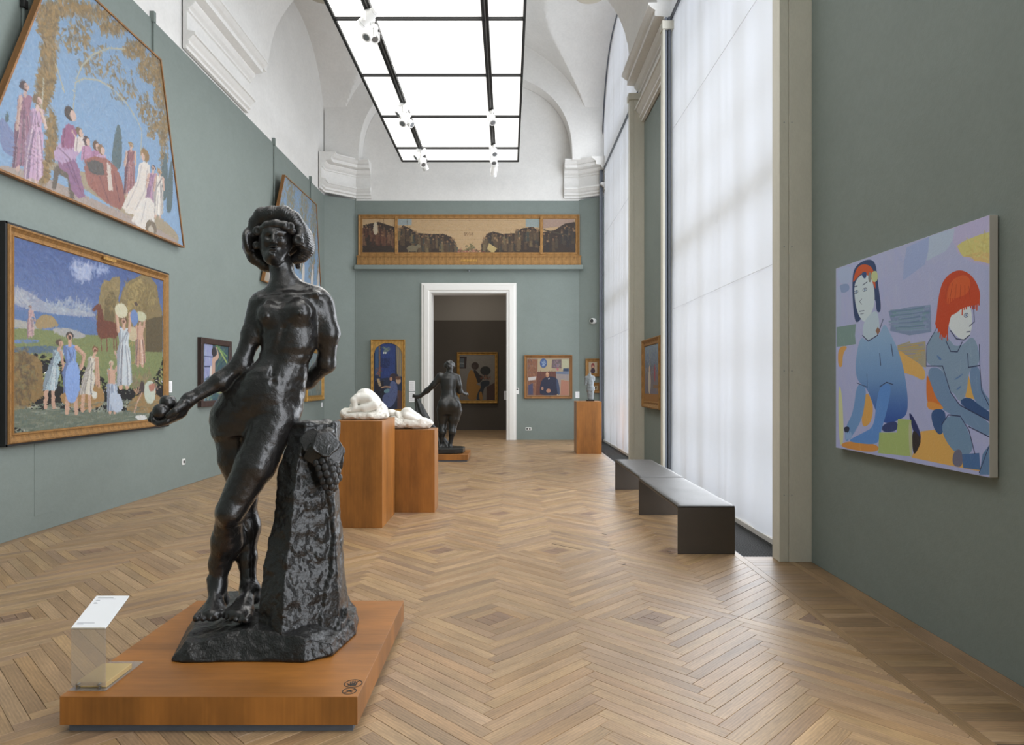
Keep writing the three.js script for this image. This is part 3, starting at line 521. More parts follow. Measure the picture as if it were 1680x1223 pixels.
bench('dark metal bench with black leather top, the one nearer the end wall', 1.474, 1.967, 7.645, 9.43);

// hanging rods on the left wall
for (const [px, top, bottom, label] of [[252, 25, 300, 'thin green picture rod behind the large arbour painting'], [450, 230, 330, 'thin green picture rod at the near edge of the far arbour painting'], [510, 292, 345, 'thin green picture rod at the far edge of the far arbour painting'], [38, -200, 120, 'thin dark picture rod at the near edge of the large arbour painting']]) {
  const d = F * 4.63 / (CX - px), y1 = 6.3, y0 = px === 252 ? 4.6 : 4.2, t = thing('picture_rod', label, 'rod', [XL + 0.02, 0, -d]);
  mesh('rod', span(-0.008, 0.008, y0, y1, -0.010, 0.010), M.green, t);
  mesh('hook', span(-0.05, 0.02, y1 - 0.12, y1 + 0.02, -0.028, 0.028, 0.004), M.green, t);
  if (px === 38) mesh('clamp', span(-0.01, 0.03, 5.05, 5.13, -0.03, 0.03, 0.004), M.black, t);
}
// switch plates, sensors and camera
{
  const t = thing('wall_socket', 'small white socket low on the left wall beside the bronze woman', 'socket', [XL, 0.345, -F * 4.65 / (CX - 300.5)]);
  mesh('plate', box(0.012, 0.085, 0.085, 0.006, 0, 0, 0.003), M.plastic, t); mesh('outlet', rod([0.01, 0, 0], [0.0135, 0, 0], 0.024, 16), M.black, t);
  const s = thing('wall_socket', 'double socket low on the end wall right of the doorway', 'socket', [...at(867, 704, ZFAR).slice(0, 2), -ZFAR]);
  mesh('plate', box(0.15, 0.08, 0.012, 0, 0, 0.006, 0.003), M.plastic, s); for (const x of [-0.035, 0.035]) mesh('outlet', rod([x, 0, 0.01], [x, 0, 0.0135], 0.022, 16), M.black, s);
  const c = thing('wall_controller', 'small white control unit on the end wall beside the door casing', 'thermostat', [...at(848.5, 642, ZFAR).slice(0, 2), -ZFAR]);
  mesh('body', box(0.085, 0.16, 0.03, 0, 0, 0.015, 0.005), M.plastic, c); mesh('display', box(0.045, 0.03, 0.004, 0.0, 0.045, 0.031), M.black, c);
  const k = at(973, 527, 17.5), cam = thing('security_camera', 'small white security camera high in the far corner', 'camera', [k[0], k[1], k[2]]);
  mesh('mount', rod([0.04, 0, -0.03], [0.2, 0.0, -0.12], 0.02, 10), M.plastic, cam); mesh('mount_plate', box(0.1, 0.13, 0.05, 0.13, 0, -0.04, 0.006), M.plastic, cam);
  mesh('housing', new THREE.SphereGeometry(0.085, 24, 16).scale(1.1, 0.9, 0.9), M.plastic, cam);
  mesh('lens_window', rod([-0.04, 0, 0.055], [-0.045, 0, 0.085], 0.045, 20), M.black, cam);
}
function caption(label, pos, w, h, face) {
  const t = thing('caption_label', label, 'label', pos, face, 'white caption labels on the walls');
  mesh('card', box(w, h, 0.006, 0, 0, 0.003, 0.0005), M.label, t);
  const ln = []; for (let y = h * 0.36; y > -h * 0.4; y -= h * 0.09) ln.push(box(w * rr(0.45, 0.75), h * 0.018, 0.0005, -w * 0.06, y, 0.0063));
  mesh('printed_lines', merged(ln), M.print ??= std({ color: rgb(170, 170, 172), roughness: 0.9 }), t).userData.kind = 'stuff';
}
caption('white caption label beside the bathing-scene painting, above the bronze fruit', [XL, 1.42, -F * 4.65 / (CX - 278.5)], 0.11, 0.155, Math.PI / 2);
caption('tiny white caption label under the gilt frame behind the bronze arm', [XL, 0.93, -F * 4.65 / (CX - 528)], 0.12, 0.11, Math.PI / 2);
caption('upper white caption label beside the arched gilt frame', [...at(676, 633.5, ZFAR).slice(0, 2), -ZFAR], 0.155, 0.27, 0);
caption('lower white caption label beside the arched gilt frame', [...at(676, 651.5, ZFAR).slice(0, 2), -ZFAR], 0.155, 0.27, 0);
caption('square white caption label right of the portrait in the brown frame', [...at(949.5, 648, ZFAR).slice(0, 2), -ZFAR], 0.17, 0.165, 0);
caption('white caption label right of the painting in the next room', [...at(831, 649, 21.39).slice(0, 2), -21.39], 0.16, 0.27, 0);

// ------------------------------------------------------------------ modelling with distance fields
// a field is a function (x, y, z) -> distance; meshField() wraps it in a smooth quad skin (surface nets)
function meshField(field, lo, hi, cell) {
  const n = [0, 1, 2].map((k) => Math.ceil((hi[k] - lo[k]) / cell) + 1), [nx, ny, nz] = n, D = new Float32Array(nx * ny * nz).fill(1);
  const Bk = 6;
  for (let bz = 0; bz < nz; bz += Bk) for (let by = 0; by < ny; by += Bk) for (let bx = 0; bx < nx; bx += Bk) {
    const c = field(lo[0] + (bx + Bk / 2) * cell, lo[1] + (by + Bk / 2) * cell, lo[2] + (bz + Bk / 2) * cell), far = Math.abs(c) > Bk * cell * 1.5;
    for (let z = bz; z < Math.min(bz + Bk, nz); z++) for (let y = by; y < Math.min(by + Bk, ny); y++) for (let x = bx; x < Math.min(bx + Bk, nx); x++)
      D[(z * ny + y) * nx + x] = far ? c : field(lo[0] + x * cell, lo[1] + y * cell, lo[2] + z * cell);
  }
  const id = new Int32Array(nx * ny * nz).fill(-1), pos = [], idx = [], at3 = (x, y, z) => (z * ny + y) * nx + x;
  for (let z = 0; z + 1 < nz; z++) for (let y = 0; y + 1 < ny; y++) for (let x = 0; x + 1 < nx; x++) {
    let s = 0, X = 0, Y = 0, Z = 0, cnt = 0; const v = [];
    for (let k = 0; k < 8; k++) { const d = D[at3(x + (k & 1), y + (k >> 1 & 1), z + (k >> 2))]; v.push(d); if (d < 0) s++; }
    if (s === 0 || s === 8) continue;
    for (let a = 0; a < 8; a++) for (const bit of [1, 2, 4]) { if (a & bit) continue; const b = a | bit; if ((v[a] < 0) === (v[b] < 0)) continue; const t = v[a] / (v[a] - v[b]); cnt++;
      X += (a & 1) + (bit === 1 ? t : 0); Y += (a >> 1 & 1) + (bit === 2 ? t : 0); Z += (a >> 2) + (bit === 4 ? t : 0); }
    id[at3(x, y, z)] = pos.length / 3; pos.push(lo[0] + (x + X / cnt) * cell, lo[1] + (y + Y / cnt) * cell, lo[2] + (z + Z / cnt) * cell);
  }
  const quad = (a, b, c, d, flip) => { if (a < 0 || b < 0 || c < 0 || d < 0) return; if (flip) idx.push(a, c, b, a, d, c); else idx.push(a, b, c, a, c, d); };
  for (let z = 1; z + 1 < nz; z++) for (let y = 1; y + 1 < ny; y++) for (let x = 1; x + 1 < nx; x++) {
    const s = D[at3(x, y, z)] < 0;
    if (s !== D[at3(x + 1, y, z)] < 0) quad(id[at3(x, y - 1, z - 1)], id[at3(x, y, z - 1)], id[at3(x, y, z)], id[at3(x, y - 1, z)], !s);
    if (s !== D[at3(x, y + 1, z)] < 0) quad(id[at3(x - 1, y, z - 1)], id[at3(x - 1, y, z)], id[at3(x, y, z)], id[at3(x, y, z - 1)], !s);
    if (s !== D[at3(x, y, z + 1)] < 0) quad(id[at3(x - 1, y - 1, z)], id[at3(x, y - 1, z)], id[at3(x, y, z)], id[at3(x - 1, y, z)], !s);
  }
  const g = new THREE.BufferGeometry(); g.setAttribute('position', new THREE.Float32BufferAttribute(pos, 3)); g.setIndex(idx); g.computeVertexNormals();
  metreUV(g);
  return g;
}
const smin = (a, b, k) => { const h = Math.max(k - Math.abs(a - b), 0) / k; return Math.min(a, b) - h * h * k * 0.25; };
// tapered capsule between two joints
function cone(a, b, ra, rb) {
  const dx = b[0] - a[0], dy = b[1] - a[1], dz = b[2] - a[2], L2 = dx * dx + dy * dy + dz * dz || 1e-9, L = Math.sqrt(L2), mid = [0, 1, 2].map((k) => (a[k] + b[k]) / 2), R = L / 2 + Math.max(ra, rb);
  return { mid, R, f: (x, y, z) => { const px = x - a[0], py = y - a[1], pz = z - a[2], t = clamp((px * dx + py * dy + pz * dz) / L2, 0, 1); return Math.hypot(px - t * dx, py - t * dy, pz - t * dz) - (ra + (rb - ra) * t); } };
}
// ellipsoid, turned by Euler angles if given
function ell(c, r, e) {
  const m = e ? new THREE.Matrix4().makeRotationFromEuler(new THREE.Euler(...e)).elements : null;
  return { mid: c, R: Math.max(...r), f: (x, y, z) => {
    let X = x - c[0], Y = y - c[1], Z = z - c[2];
    if (m) { const a = m[0] * X + m[1] * Y + m[2] * Z, b = m[4] * X + m[5] * Y + m[6] * Z, d = m[8] * X + m[9] * Y + m[10] * Z; X = a; Y = b; Z = d; }
    const k0 = Math.hypot(X / r[0], Y / r[1], Z / r[2]), k1 = Math.hypot(X / (r[0] * r[0]), Y / (r[1] * r[1]), Z / (r[2] * r[2]));
    return k1 < 1e-6 ? -Math.min(...r) : k0 * (k0 - 1) / k1; } };
}
const ball = (c, r) => ell(c, [r, r, r]);
// a trunk given by level sections [y, x centre, z centre, half width, half depth]
function trunk(sec) {
  const y0 = sec[0][0], y1 = sec[sec.length - 1][0], mid = [0, 1, 2].map((k) => [sec.reduce((s, q) => s + q[1], 0) / sec.length, (y0 + y1) / 2, sec.reduce((s, q) => s + q[2], 0) / sec.length][k]);
  const R = Math.max((y1 - y0) / 2, ...sec.map((q) => q[3] + Math.abs(q[1] - mid[0]))) * 1.25;
  return { mid, R, f: (x, y, z) => {
    const yy = clamp(y, y0, y1); let i = 0; while (i + 2 < sec.length && sec[i + 1][0] < yy) i++;
    const A = sec[i], B = sec[i + 1]; let t = (yy - A[0]) / (B[0] - A[0]); t = t * t * (3 - 2 * t) * 0.6 + t * 0.4;
    const cx = lerp(A[1], B[1], t), cz = lerp(A[2], B[2], t), a = lerp(A[3], B[3], t), b = lerp(A[4], B[4], t), X = x - cx, Z = z - cz;
    const k = Math.hypot(X / a, Z / b), l = Math.hypot(X, Z), d = k < 1e-4 ? -Math.min(a, b) : l * (1 - 1 / k);
    const e = Math.abs(y - yy); return (e > 0 ? (d > 0 ? Math.hypot(d, e) : e) : d) * 0.85; } };
}
// join a list of [shape, blend]; negative blend carves
function join(list) {
  return (x, y, z) => {
    let d = 1e3;
    for (const [s, k] of list) {
      const far = Math.hypot(x - s.mid[0], y - s.mid[1], z - s.mid[2]) - s.R;
      if (k < 0) { if (far > -k) continue; d = -smin(-d, s.f(x, y, z), -k); continue; }
      if (far > d + k) continue;
      const v = far > 0.25 ? far : s.f(x, y, z); d = d > 900 ? v : smin(d, v, k);
    }
    return d;
  };
}
const lumps = (x, y, z, f) => noise3(x * f + 40, y * f + 40, z * f + 40) - 0.5;

// ------------------------------------------------------------------ the large bronze woman
{
  const O = [-1.26, 0.156, -3.5];
  const t = thing('bronze_statue', 'large black bronze nude woman leaning on a vine stump, holding out fruit', 'statue', O);
  const J = (px, py, z) => at(px, py, z);
  const toLocal = (g) => { g.translate(-O[0], -O[1], -O[2]); return g; };
  const r = (px, z = 3.56) => px * z / F;   // a radius read in pixels, in metres
  const L = [];
  // trunk sections: [py, left px, right px, depth of the centre, half depth]
  const sec = [[712, 350, 470, 3.60, 0.105], [690, 350, 488, 3.60, 0.128], [673, 352, 495, 3.60, 0.140], [650, 362, 499, 3.60, 0.142], [631, 381, 501, 3.595, 0.132], [615, 402, 503, 3.585, 0.118], [600, 421, 505, 3.58, 0.106], [585, 427, 511, 3.575, 0.100], [568, 430, 518, 3.57, 0.104], [550, 429, 520, 3.57, 0.110], [530, 428, 522, 3.575, 0.116], [512, 428, 526, 3.58, 0.112], [497, 434, 524, 3.59, 0.096], [485, 446, 512, 3.60, 0.074]]
    .map(([py, a, b, z, h]) => { const A = J(a, py, z), B = J(b, py, z); return [A[1], (A[0] + B[0]) / 2, -z, (B[0] - A[0]) / 2, h]; });
  L.push([trunk(sec), 0.03]);
  const c = (a, b, ra, rb, k = 0.04) => L.push([cone(J(...a), J(...b), ra, rb), k]);
  // neck and shoulders
  c([470, 482, 3.605], [458.5, 426, 3.63], 0.068, 0.060, 0.05);
  c([468, 470, 3.62], [516, 486, 3.61], 0.046, 0.055, 0.06); c([466, 474, 3.615], [438, 491, 3.60], 0.044, 0.05, 0.06);
  // collar bones, hollow of the throat, breastbone
  c([462, 488, 3.515], [428, 492, 3.53], 0.012, 0.014, 0.03); c([474, 486, 3.515], [520, 483, 3.535], 0.012, 0.014, 0.03);
  // breasts
  L.push([ell(J(440, 515, 3.492), [0.052, 0.052, 0.042]), 0.05], [ell(J(491, 511, 3.488), [0.055, 0.054, 0.045]), 0.05], [ball(J(437, 519, 3.448), 0.009), 0.012], [ball(J(492, 514, 3.442), 0.009), 0.012]);
  // belly, hip bones, seat
  L.push([ell(J(434, 640, 3.51), [0.095, 0.11, 0.06]), 0.09], [ell(J(402, 672, 3.70), [0.105, 0.11, 0.09]), 0.06], [ell(J(462, 668, 3.69), [0.105, 0.11, 0.09]), 0.06]);
  L.push([ball(J(447, 627, 3.437), 0.012), -0.02]);
  c([464, 540, 3.455], [446, 615, 3.458], 0.006, 0.006, -0.03);
  // the arm that reaches out (figure's right)
  c([427, 501, 3.59], [414, 549, 3.575], 0.061, 0.050, 0.045); c([414, 549, 3.575], [396, 597, 3.55], 0.050, 0.044, 0.03);
  c([396, 597, 3.55], [362, 625, 3.51], 0.046, 0.043, 0.03); c([362, 625, 3.51], [312, 655, 3.44], 0.043, 0.030, 0.03);
  // its hand: a palm below the fruit, four fingers closing round it, the thumb beside
  c([311, 656, 3.44], [296, 671, 3.42], 0.031, 0.034, 0.03);
  L.push([ell(J(283, 686, 3.40), [0.062, 0.026, 0.05], [0, 0.1, 0.42]), 0.03]);
  for (let i = 0; i < 4; i++) { const z = 3.355 + 0.026 * i, e = [0, 4, 3, -2][i], R = [0.0125, 0.0135, 0.0135, 0.0125][i]; c([274, 692, z], [261 - e * 0.5, 696 - i * 0.8, z - 0.004], R * 1.1, R, 0.012); c([261 - e * 0.5, 696 - i * 0.8, z - 0.004], [252 - e, 690 - i, z], R, R * 0.95, 0.008); c([252 - e, 690 - i, z], [251 - e * 0.6, 680 - i, z + 0.006], R * 0.95, R * 0.75, 0.008); }
  c([302, 664, 3.395], [287, 675, 3.355], 0.018, 0.016, 0.02); c([287, 675, 3.355], [276, 682, 3.345], 0.0155, 0.012, 0.008);
  // the arm behind the back
  c([528, 500, 3.61], [540, 547, 3.62], 0.066, 0.052, 0.045); c([540, 547, 3.62], [535, 597, 3.67], 0.052, 0.047, 0.03);
  c([535, 597, 3.67], [505, 625, 3.74], 0.047, 0.04, 0.03); c([505, 625, 3.74], [474, 640, 3.79], 0.04, 0.03, 0.03);
  L.push([ell(J(462, 647, 3.80), [0.06, 0.034, 0.022], [0, 0, 0.3]), 0.03]);
  for (let i = 0; i < 4; i++) c([458, 641 + i * 4.4, 3.80], [438, 645 + i * 5, 3.80], 0.012, 0.009, 0.01);
  c([468, 640, 3.81], [456, 630, 3.815], 0.014, 0.011, 0.012);
  // standing leg (goes behind)
  c([383, 688, 3.61], [390, 752, 3.625], 0.113, 0.092, 0.04); c([390, 752, 3.625], [400, 815, 3.625], 0.090, 0.064, 0.04);
  c([400, 815, 3.625], [406, 866, 3.655], 0.060, 0.062, 0.04); c([406, 866, 3.655], [405, 915, 3.645], 0.062, 0.049, 0.04); c([405, 915, 3.645], [409, 965, 3.61], 0.047, 0.037, 0.03);
  // crossing leg
  c([453, 682, 3.565], [418, 764, 3.495], 0.118, 0.100, 0.022); c([418, 764, 3.495], [379, 838, 3.455], 0.099, 0.073, 0.022);
  L.push([ell(J(376, 842, 3.42), [0.055, 0.062, 0.05]), 0.03]);
  c([377, 846, 3.475], [373, 888, 3.545], 0.064, 0.076, 0.03); c([373, 888, 3.545], [361, 925, 3.565], 0.075, 0.052, 0.03); c([361, 925, 3.565], [357, 958, 3.55], 0.050, 0.040, 0.03);
  L.push([ball(J(346, 950, 3.55), 0.020), 0.02], [ball(J(421, 964, 3.615), 0.018), 0.02]);
  // feet, toes towards the viewer
  const foot = (ax, ay, az, bx, by, bz, side) => {
    const top = 0.288; const A = J(ax, ay, az), B = J(bx, by, bz), g = (p, h) => [p[0], top + h, p[2]];
    L.push([cone(A, [A[0] + 0.004, top + 0.036, A[2] - 0.05], 0.036, 0.038), 0.03], [cone(A, g([lerp(A[0], B[0], 0.55), 0, lerp(A[2], B[2], 0.6)], 0.05), 0.037, 0.036), 0.04], [cone(g([lerp(A[0], B[0], 0.5), 0, lerp(A[2], B[2], 0.5)], 0.042), g(B, 0.022), 0.044, 0.026), 0.03], [ell(g([lerp(A[0], B[0], 0.78), 0, lerp(A[2], B[2], 0.8)], 0.028), [0.066, 0.032, 0.066]), 0.03]);
    for (let i = 0; i < 5; i++) { const u = (i - 2) / 2 * side, w = i === 0 ? 0.0215 : 0.0158 - i * 0.0007, len = [0.056, 0.055, 0.05, 0.042, 0.032][i], x = B[0] + u * 0.058, z = B[2] - 0.004 - 0.006 * i; L.push([cone([x * 0.7 + B[0] * 0.3, top + 0.026, z - 0.02], [x, top + 0.022, z + len * 0.55], w * 1.1, w, ), 0.012], [cone([x, top + 0.022, z + len * 0.55], [x, top + w * 0.95, z + len], w, w * 0.85), 0.006]); }
  };
  foot(357, 960, 3.555, 349, 1004, 3.42, 1); foot(409, 967, 3.60, 391, 1012, 3.40, -1);
  // head, tipped back
  const H = [];
  const hd = (s, k) => H.push([s, k]);
  hd(ell(J(454, 389, 3.60), [0.073, 0.095, 0.098], [0.25, 0, -0.05]), 0.02);
  hd(cone(J(451, 396, 3.552), J(448, 419, 3.535), 0.066, 0.043), 0.05);
  hd(cone(J(435, 404, 3.565), J(444, 422, 3.53), 0.028, 0.026), 0.04); hd(cone(J(468, 404, 3.575), J(452, 423, 3.53), 0.030, 0.026), 0.04);
  hd(ball(J(446.8, 417.5, 3.488), 0.021), 0.025);
  hd(ell(J(438, 396, 3.507), [0.024, 0.022, 0.02]), 0.03); hd(ell(J(463, 396, 3.512), [0.024, 0.022, 0.02]), 0.03);
  hd(ell(J(450.6, 378, 3.515), [0.055, 0.034, 0.034]), 0.03);
  hd(ell(J(440, 387.4, 3.472), [0.020, 0.0125, 0.022]), -0.012); hd(ell(J(461.5, 387.6, 3.476), [0.020, 0.0125, 0.022]), -0.012);
  hd(ell(J(440, 387.6, 3.499), [0.0145, 0.0105, 0.013]), 0.002); hd(ell(J(461.5, 387.8, 3.503), [0.0145, 0.0105, 0.013]), 0.002); hd(cone(J(435, 386, 3.488), J(445, 386, 3.484), 0.0035, 0.0035), 0.004); hd(cone(J(457, 386, 3.486), J(467, 386.4, 3.494), 0.0035, 0.0035), 0.004); hd(cone(J(436, 389.8, 3.488), J(444, 390, 3.486), 0.003, 0.003), 0.004); hd(cone(J(458, 390, 3.488), J(466, 390, 3.494), 0.003, 0.003), 0.004);
  hd(cone(J(433.5, 382, 3.494), J(446, 381, 3.478), 0.008, 0.009), 0.008); hd(cone(J(468, 382.5, 3.50), J(455, 381, 3.480), 0.008, 0.009), 0.008);
  hd(cone(J(450.6, 382, 3.482), J(448.4, 395.5, 3.452), 0.010, 0.0145), 0.012); hd(ball(J(444.4, 397, 3.468), 0.010), 0.008); hd(ball(J(452.8, 397, 3.468), 0.010), 0.008);
  hd(ell(J(447.6, 404.4, 3.478), [0.026, 0.0068, 0.013]), 0.006); hd(ell(J(447.4, 409.0, 3.478), [0.022, 0.008, 0.014]), 0.006);
  hd(ell(J(447.5, 406.6, 3.464), [0.027, 0.0022, 0.012]), -0.005); hd(ell(J(447.2, 412.6, 3.468), [0.016, 0.005, 0.012]), -0.012);
  hd(ell(J(431, 398, 3.60), [0.012, 0.03, 0.02]), 0.01);
  const headF = join(H), bodyF = join(L);
  const skin = (x, y, z) => smin(bodyF(x, y, z), headF(x, y, z), 0.018) + 0.0034 * lumps(x, y, z, 45) + 0.004 * lumps(x, y, z, 17);
  mesh('figure', toLocal(meshField(skin, [-1.92, 0.27, -3.9], [-0.85, 2.36, -3.28], 0.0054)), M.bronze, t);
  // hair: a crown roll, a fringe roll, curls at the temples and a full mass behind
  const Q = [], tube = (pts, rad, k) => { for (let i = 0; i + 1 < pts.length; i++) Q.push([cone(J(...pts[i]), J(...pts[i + 1]), rad[i], rad[i + 1]), k]); };
  tube([[416, 383, 3.60], [421, 366, 3.60], [430, 353, 3.59], [446, 350, 3.575], [466, 350, 3.575], [481, 360, 3.585], [492, 374, 3.60]], [0.034, 0.037, 0.038, 0.036, 0.037, 0.04, 0.036], 0.015);
  tube([[430, 376, 3.515], [439, 370.5, 3.50], [453, 368, 3.495], [467, 370.5, 3.50], [479, 379, 3.525]], [0.019, 0.022, 0.023, 0.022, 0.019], 0.012);
  Q.push([ell(J(411, 398, 3.62), [0.034, 0.075, 0.08], [0, 0, 0.12]), 0.02], [ell(J(501, 396, 3.63), [0.045, 0.082, 0.09], [0, 0, 0.16]), 0.02], [ell(J(456, 388, 3.70), [0.17, 0.125, 0.085]), 0.04], [ell(J(458, 368, 3.64), [0.125, 0.075, 0.085]), 0.03]);
  tube([[407, 406, 3.63], [418, 423, 3.64], [434, 435, 3.66], [452, 440, 3.70]], [0.03, 0.033, 0.03, 0.034], 0.02);
  tube([[504, 410, 3.63], [495, 421, 3.63], [484, 425, 3.65]], [0.036, 0.03, 0.026], 0.02); tube([[487, 424, 3.66], [489, 438, 3.68]], [0.02, 0.014], 0.01);
  for (const [x, y, z, s] of [[423, 379, 3.53, 0.026], [420.5, 402, 3.56, 0.021], [476.5, 371.5, 3.505, 0.021], [489, 394, 3.54, 0.029]]) Q.push([ell(J(x, y, z), [s, s, s * 0.7]), 0.006], [ell(J(x, y, z - s * 0.65), [s * 0.5, s * 0.5, s * 0.25]), -0.008]);
  const hairF = join(Q), hc = J(455, 392, 3.60);
  const hair = (x, y, z) => { const a = Math.atan2(y - hc[1], x - hc[0]), d = hairF(x, y, z); return Math.abs(d) > 0.05 ? d : d + 0.0018 * noise3(x * 22, y * 22, z * 22) * Math.sin(a * 84 + 11 * noise3(x * 13, y * 13, z * 13)) + 0.0025 * lumps(x, y, z, 34); };
  mesh('hair', toLocal(meshField(hair, [-1.46, 1.98, -3.86], [-0.97, 2.42, -3.42], 0.0038)), M.bronze, t).userData.label = 'thick rolled hair with round curls';
  for (const [x, y, z, s] of [[264.5, 675.5, 3.375, 0.041], [275.5, 660.5, 3.42, 0.040], [277, 672, 3.36, 0.03]].slice(0, 2)) {
    const p = J(x, y, z), g = meshField((X, Y, Z) => { const q = [X - p[0], Y - p[1], Z - p[2]], l = Math.hypot(...q), rad = Math.hypot(q[0] - 0.004, q[2]); return l - s + 0.014 * Math.exp(-rad * rad / 0.00012) * (Y > p[1] ? 1 : 0) + 0.002 * lumps(X, Y, Z, 50); }, p.map((v) => v - s - 0.012), p.map((v) => v + s + 0.012), 0.004);
    mesh('fruit', toLocal(g), M.bronze, t);
  }
  // vine stump behind the hip
  const T = [[700, 480, 546, 3.62, 0.13], [716, 474, 549, 3.60, 0.15], [763, 457, 545, 3.585, 0.165], [837, 450, 543, 3.575, 0.18], [925, 434, 544, 3.55, 0.215], [975, 425, 549, 3.53, 0.245], [1055, 419, 556, 3.50, 0.27]].map(([py, a, b, z, h]) => { const A = J(a, py, z - h * 0.5), B = J(b, py, z - h * 0.5); return [A[1], (A[0] + B[0]) / 2, -z, (B[0] - A[0]) / 2, h]; }).reverse();
  const stumpBox = (x, y, z) => { // squarish section with a ridge down the front
    const yy = clamp(y, T[0][0], T[T.length - 1][0]); let i = 0; while (i + 2 < T.length && T[i + 1][0] < yy) i++;
    const A = T[i], B = T[i + 1], s = (yy - A[0]) / (B[0] - A[0]), cx = lerp(A[1], B[1], s), cz = lerp(A[2], B[2], s), a = lerp(A[3], B[3], s), b = lerp(A[4], B[4], s);
    const X = x - cx, Z = z - cz, q = [Math.abs(X) / a, Math.abs(Z) / b], k = Math.pow(Math.pow(q[0], 3.4) + Math.pow(q[1], 3.4), 1 / 3.4), l = Math.hypot(X, Z);
    let d = k < 1e-4 ? -Math.min(a, b) : l * (1 - 1 / k);
    d = Math.max(d, (Z * 0.80 + X * 0.60) - 0.80 * b * 0.80, (Z * 0.86 - X * 0.50) - b * 0.86);   // the front is cut to two planes
    const e = Math.abs(y - yy); return (e > 0 ? (d > 0 ? Math.hypot(d, e) : e) : d) * 0.8;
  };
  const topY = J(520, 702, 3.6)[1];
  const stump = (x, y, z) => { const d = stumpBox(x, y, z); if (Math.abs(d) > 0.09) return d; const bark = Math.sin(x * 95 + 7 * noise3(x * 8, y * 3, z * 8)); const right = sm(-0.98, -0.90, x); return d + 0.012 * lumps(x, y, z, 9) + 0.012 * lumps(x, y, z, 22) + 0.006 * lumps(x, y, z, 60) + right * 0.006 * bark - 0.02 * sm(topY - 0.06, topY + 0.05, y); };
  mesh('vine_stump', toLocal(meshField(stump, [-1.36, 0.17, -3.92], [-0.76, 1.34, -3.17], 0.0068)), M.bronzeRough, t);
  // the bunch of grapes and its leaves
  const gr = new THREE.Group(); gr.name = 'grape_bunch'; t.add(gr); const sph = new THREE.SphereGeometry(0.021, 14, 10); let k = 0;
  for (const [px, py, z] of [[520, 760, 3.43], [530, 757, 3.42], [541, 760, 3.42], [550, 764, 3.45], [524, 769, 3.42], [534, 767, 3.405], [545, 771, 3.415], [553, 774, 3.45], [527, 779, 3.415], [537, 778, 3.40], [547, 781, 3.415], [531, 789, 3.415], [541, 789, 3.405], [550, 790, 3.43], [535, 798, 3.42], [544, 798, 3.42], [540, 806, 3.43], [555, 784, 3.47], [548, 800, 3.45]]) {
    const p = J(px, py, z), m = mesh('grape', sph, M.bronze, gr); m.position.set(p[0] - O[0], p[1] - O[1], p[2] - O[2]); m.scale.set(1, 1.08 + 0.1 * rnd(), 1); k++;
  }
  mesh('bunch_core', toLocal(meshField(join([[ell(J(538, 775, 3.46), [0.05, 0.085, 0.045]), 0.03]]), [-1.12, 0.85, -3.6], [-0.8, 1.25, -3.3], 0.008)), M.bronze, gr);
  const leaf = (px, py, z, w, h, ex, ey, ez) => {
    const s = new THREE.Shape(), N = 30; for (let i = 0; i <= N; i++) { const a = i / N * Math.PI * 2, q = 0.93 + 0.09 * Math.cos(a * 5) + 0.02 * Math.cos(a * 11); const X = Math.sin(a) * w * q, Y = Math.cos(a) * h * q; if (i) s.lineTo(X, Y); else s.moveTo(X, Y); }
    let g = new THREE.ExtrudeGeometry(s, { depth: 0.008, bevelEnabled: true, bevelSize: 0.006, bevelThickness: 0.006, bevelSegments: 2 }); g.deleteAttribute('normal'); g.deleteAttribute('uv'); g = mergeVertices(g, 1e-5); const p = g.attributes.position;
    for (let i = 0; i < p.count; i++) { const X = p.getX(i), Y = p.getY(i); p.setZ(i, p.getZ(i) - 2.2 * (X * X + Y * Y) - 0.012 * Math.exp(-X * X / 0.00012)); }
    g.computeVertexNormals(); metreUV(g); const m = mesh('vine_leaf', g, M.bronze, t), q = J(px, py, z); m.position.set(q[0] - O[0], q[1] - O[1], q[2] - O[2]); m.rotation.set(ex, ey, ez);
  };
  leaf(511, 722, 3.45, 0.058, 0.062, -0.5, -0.15, 0.2); leaf(535, 728, 3.42, 0.062, 0.066, -0.35, 0.35, -0.5); leaf(518, 744, 3.425, 0.060, 0.052, 0.05, -0.1, 0.7); leaf(549, 743, 3.44, 0.05, 0.062, -0.1, 0.75, -0.25); leaf(527, 709, 3.52, 0.066, 0.05, -1.1, 0.1, 0.4); leaf(553, 758, 3.5, 0.04, 0.05, 0.1, 1.1, 0);
  // rough base
  const foot0 = [[278, 1087], [300, 1090], [400, 1088], [500, 1089], [546, 1078], [585, 1042], [589, 1020], [572, 996], [470, 985], [330, 990], [312, 1020]].map(([px, py]) => { const z = F * (EYE - 0.156) / (py - CY); return [(px - CX) * z / F, -z]; });
  const plan = (x, z) => { // signed distance to the outline
    let d = 1e9, inside = false; const n = foot0.length;
    for (let i = 0, j = n - 1; i < n; j = i++) { const a = foot0[i], b = foot0[j], ex = b[0] - a[0], ez = b[1] - a[1], wx = x - a[0], wz = z - a[1], h = clamp((wx * ex + wz * ez) / (ex * ex + ez * ez), 0, 1); d = Math.min(d, Math.hypot(wx - ex * h, wz - ez * h)); if ((a[1] > z) !== (b[1] > z) && x < (b[0] - a[0]) * (z - a[1]) / (b[1] - a[1]) + a[0]) inside = !inside; }
    return inside ? -d : d;
  };
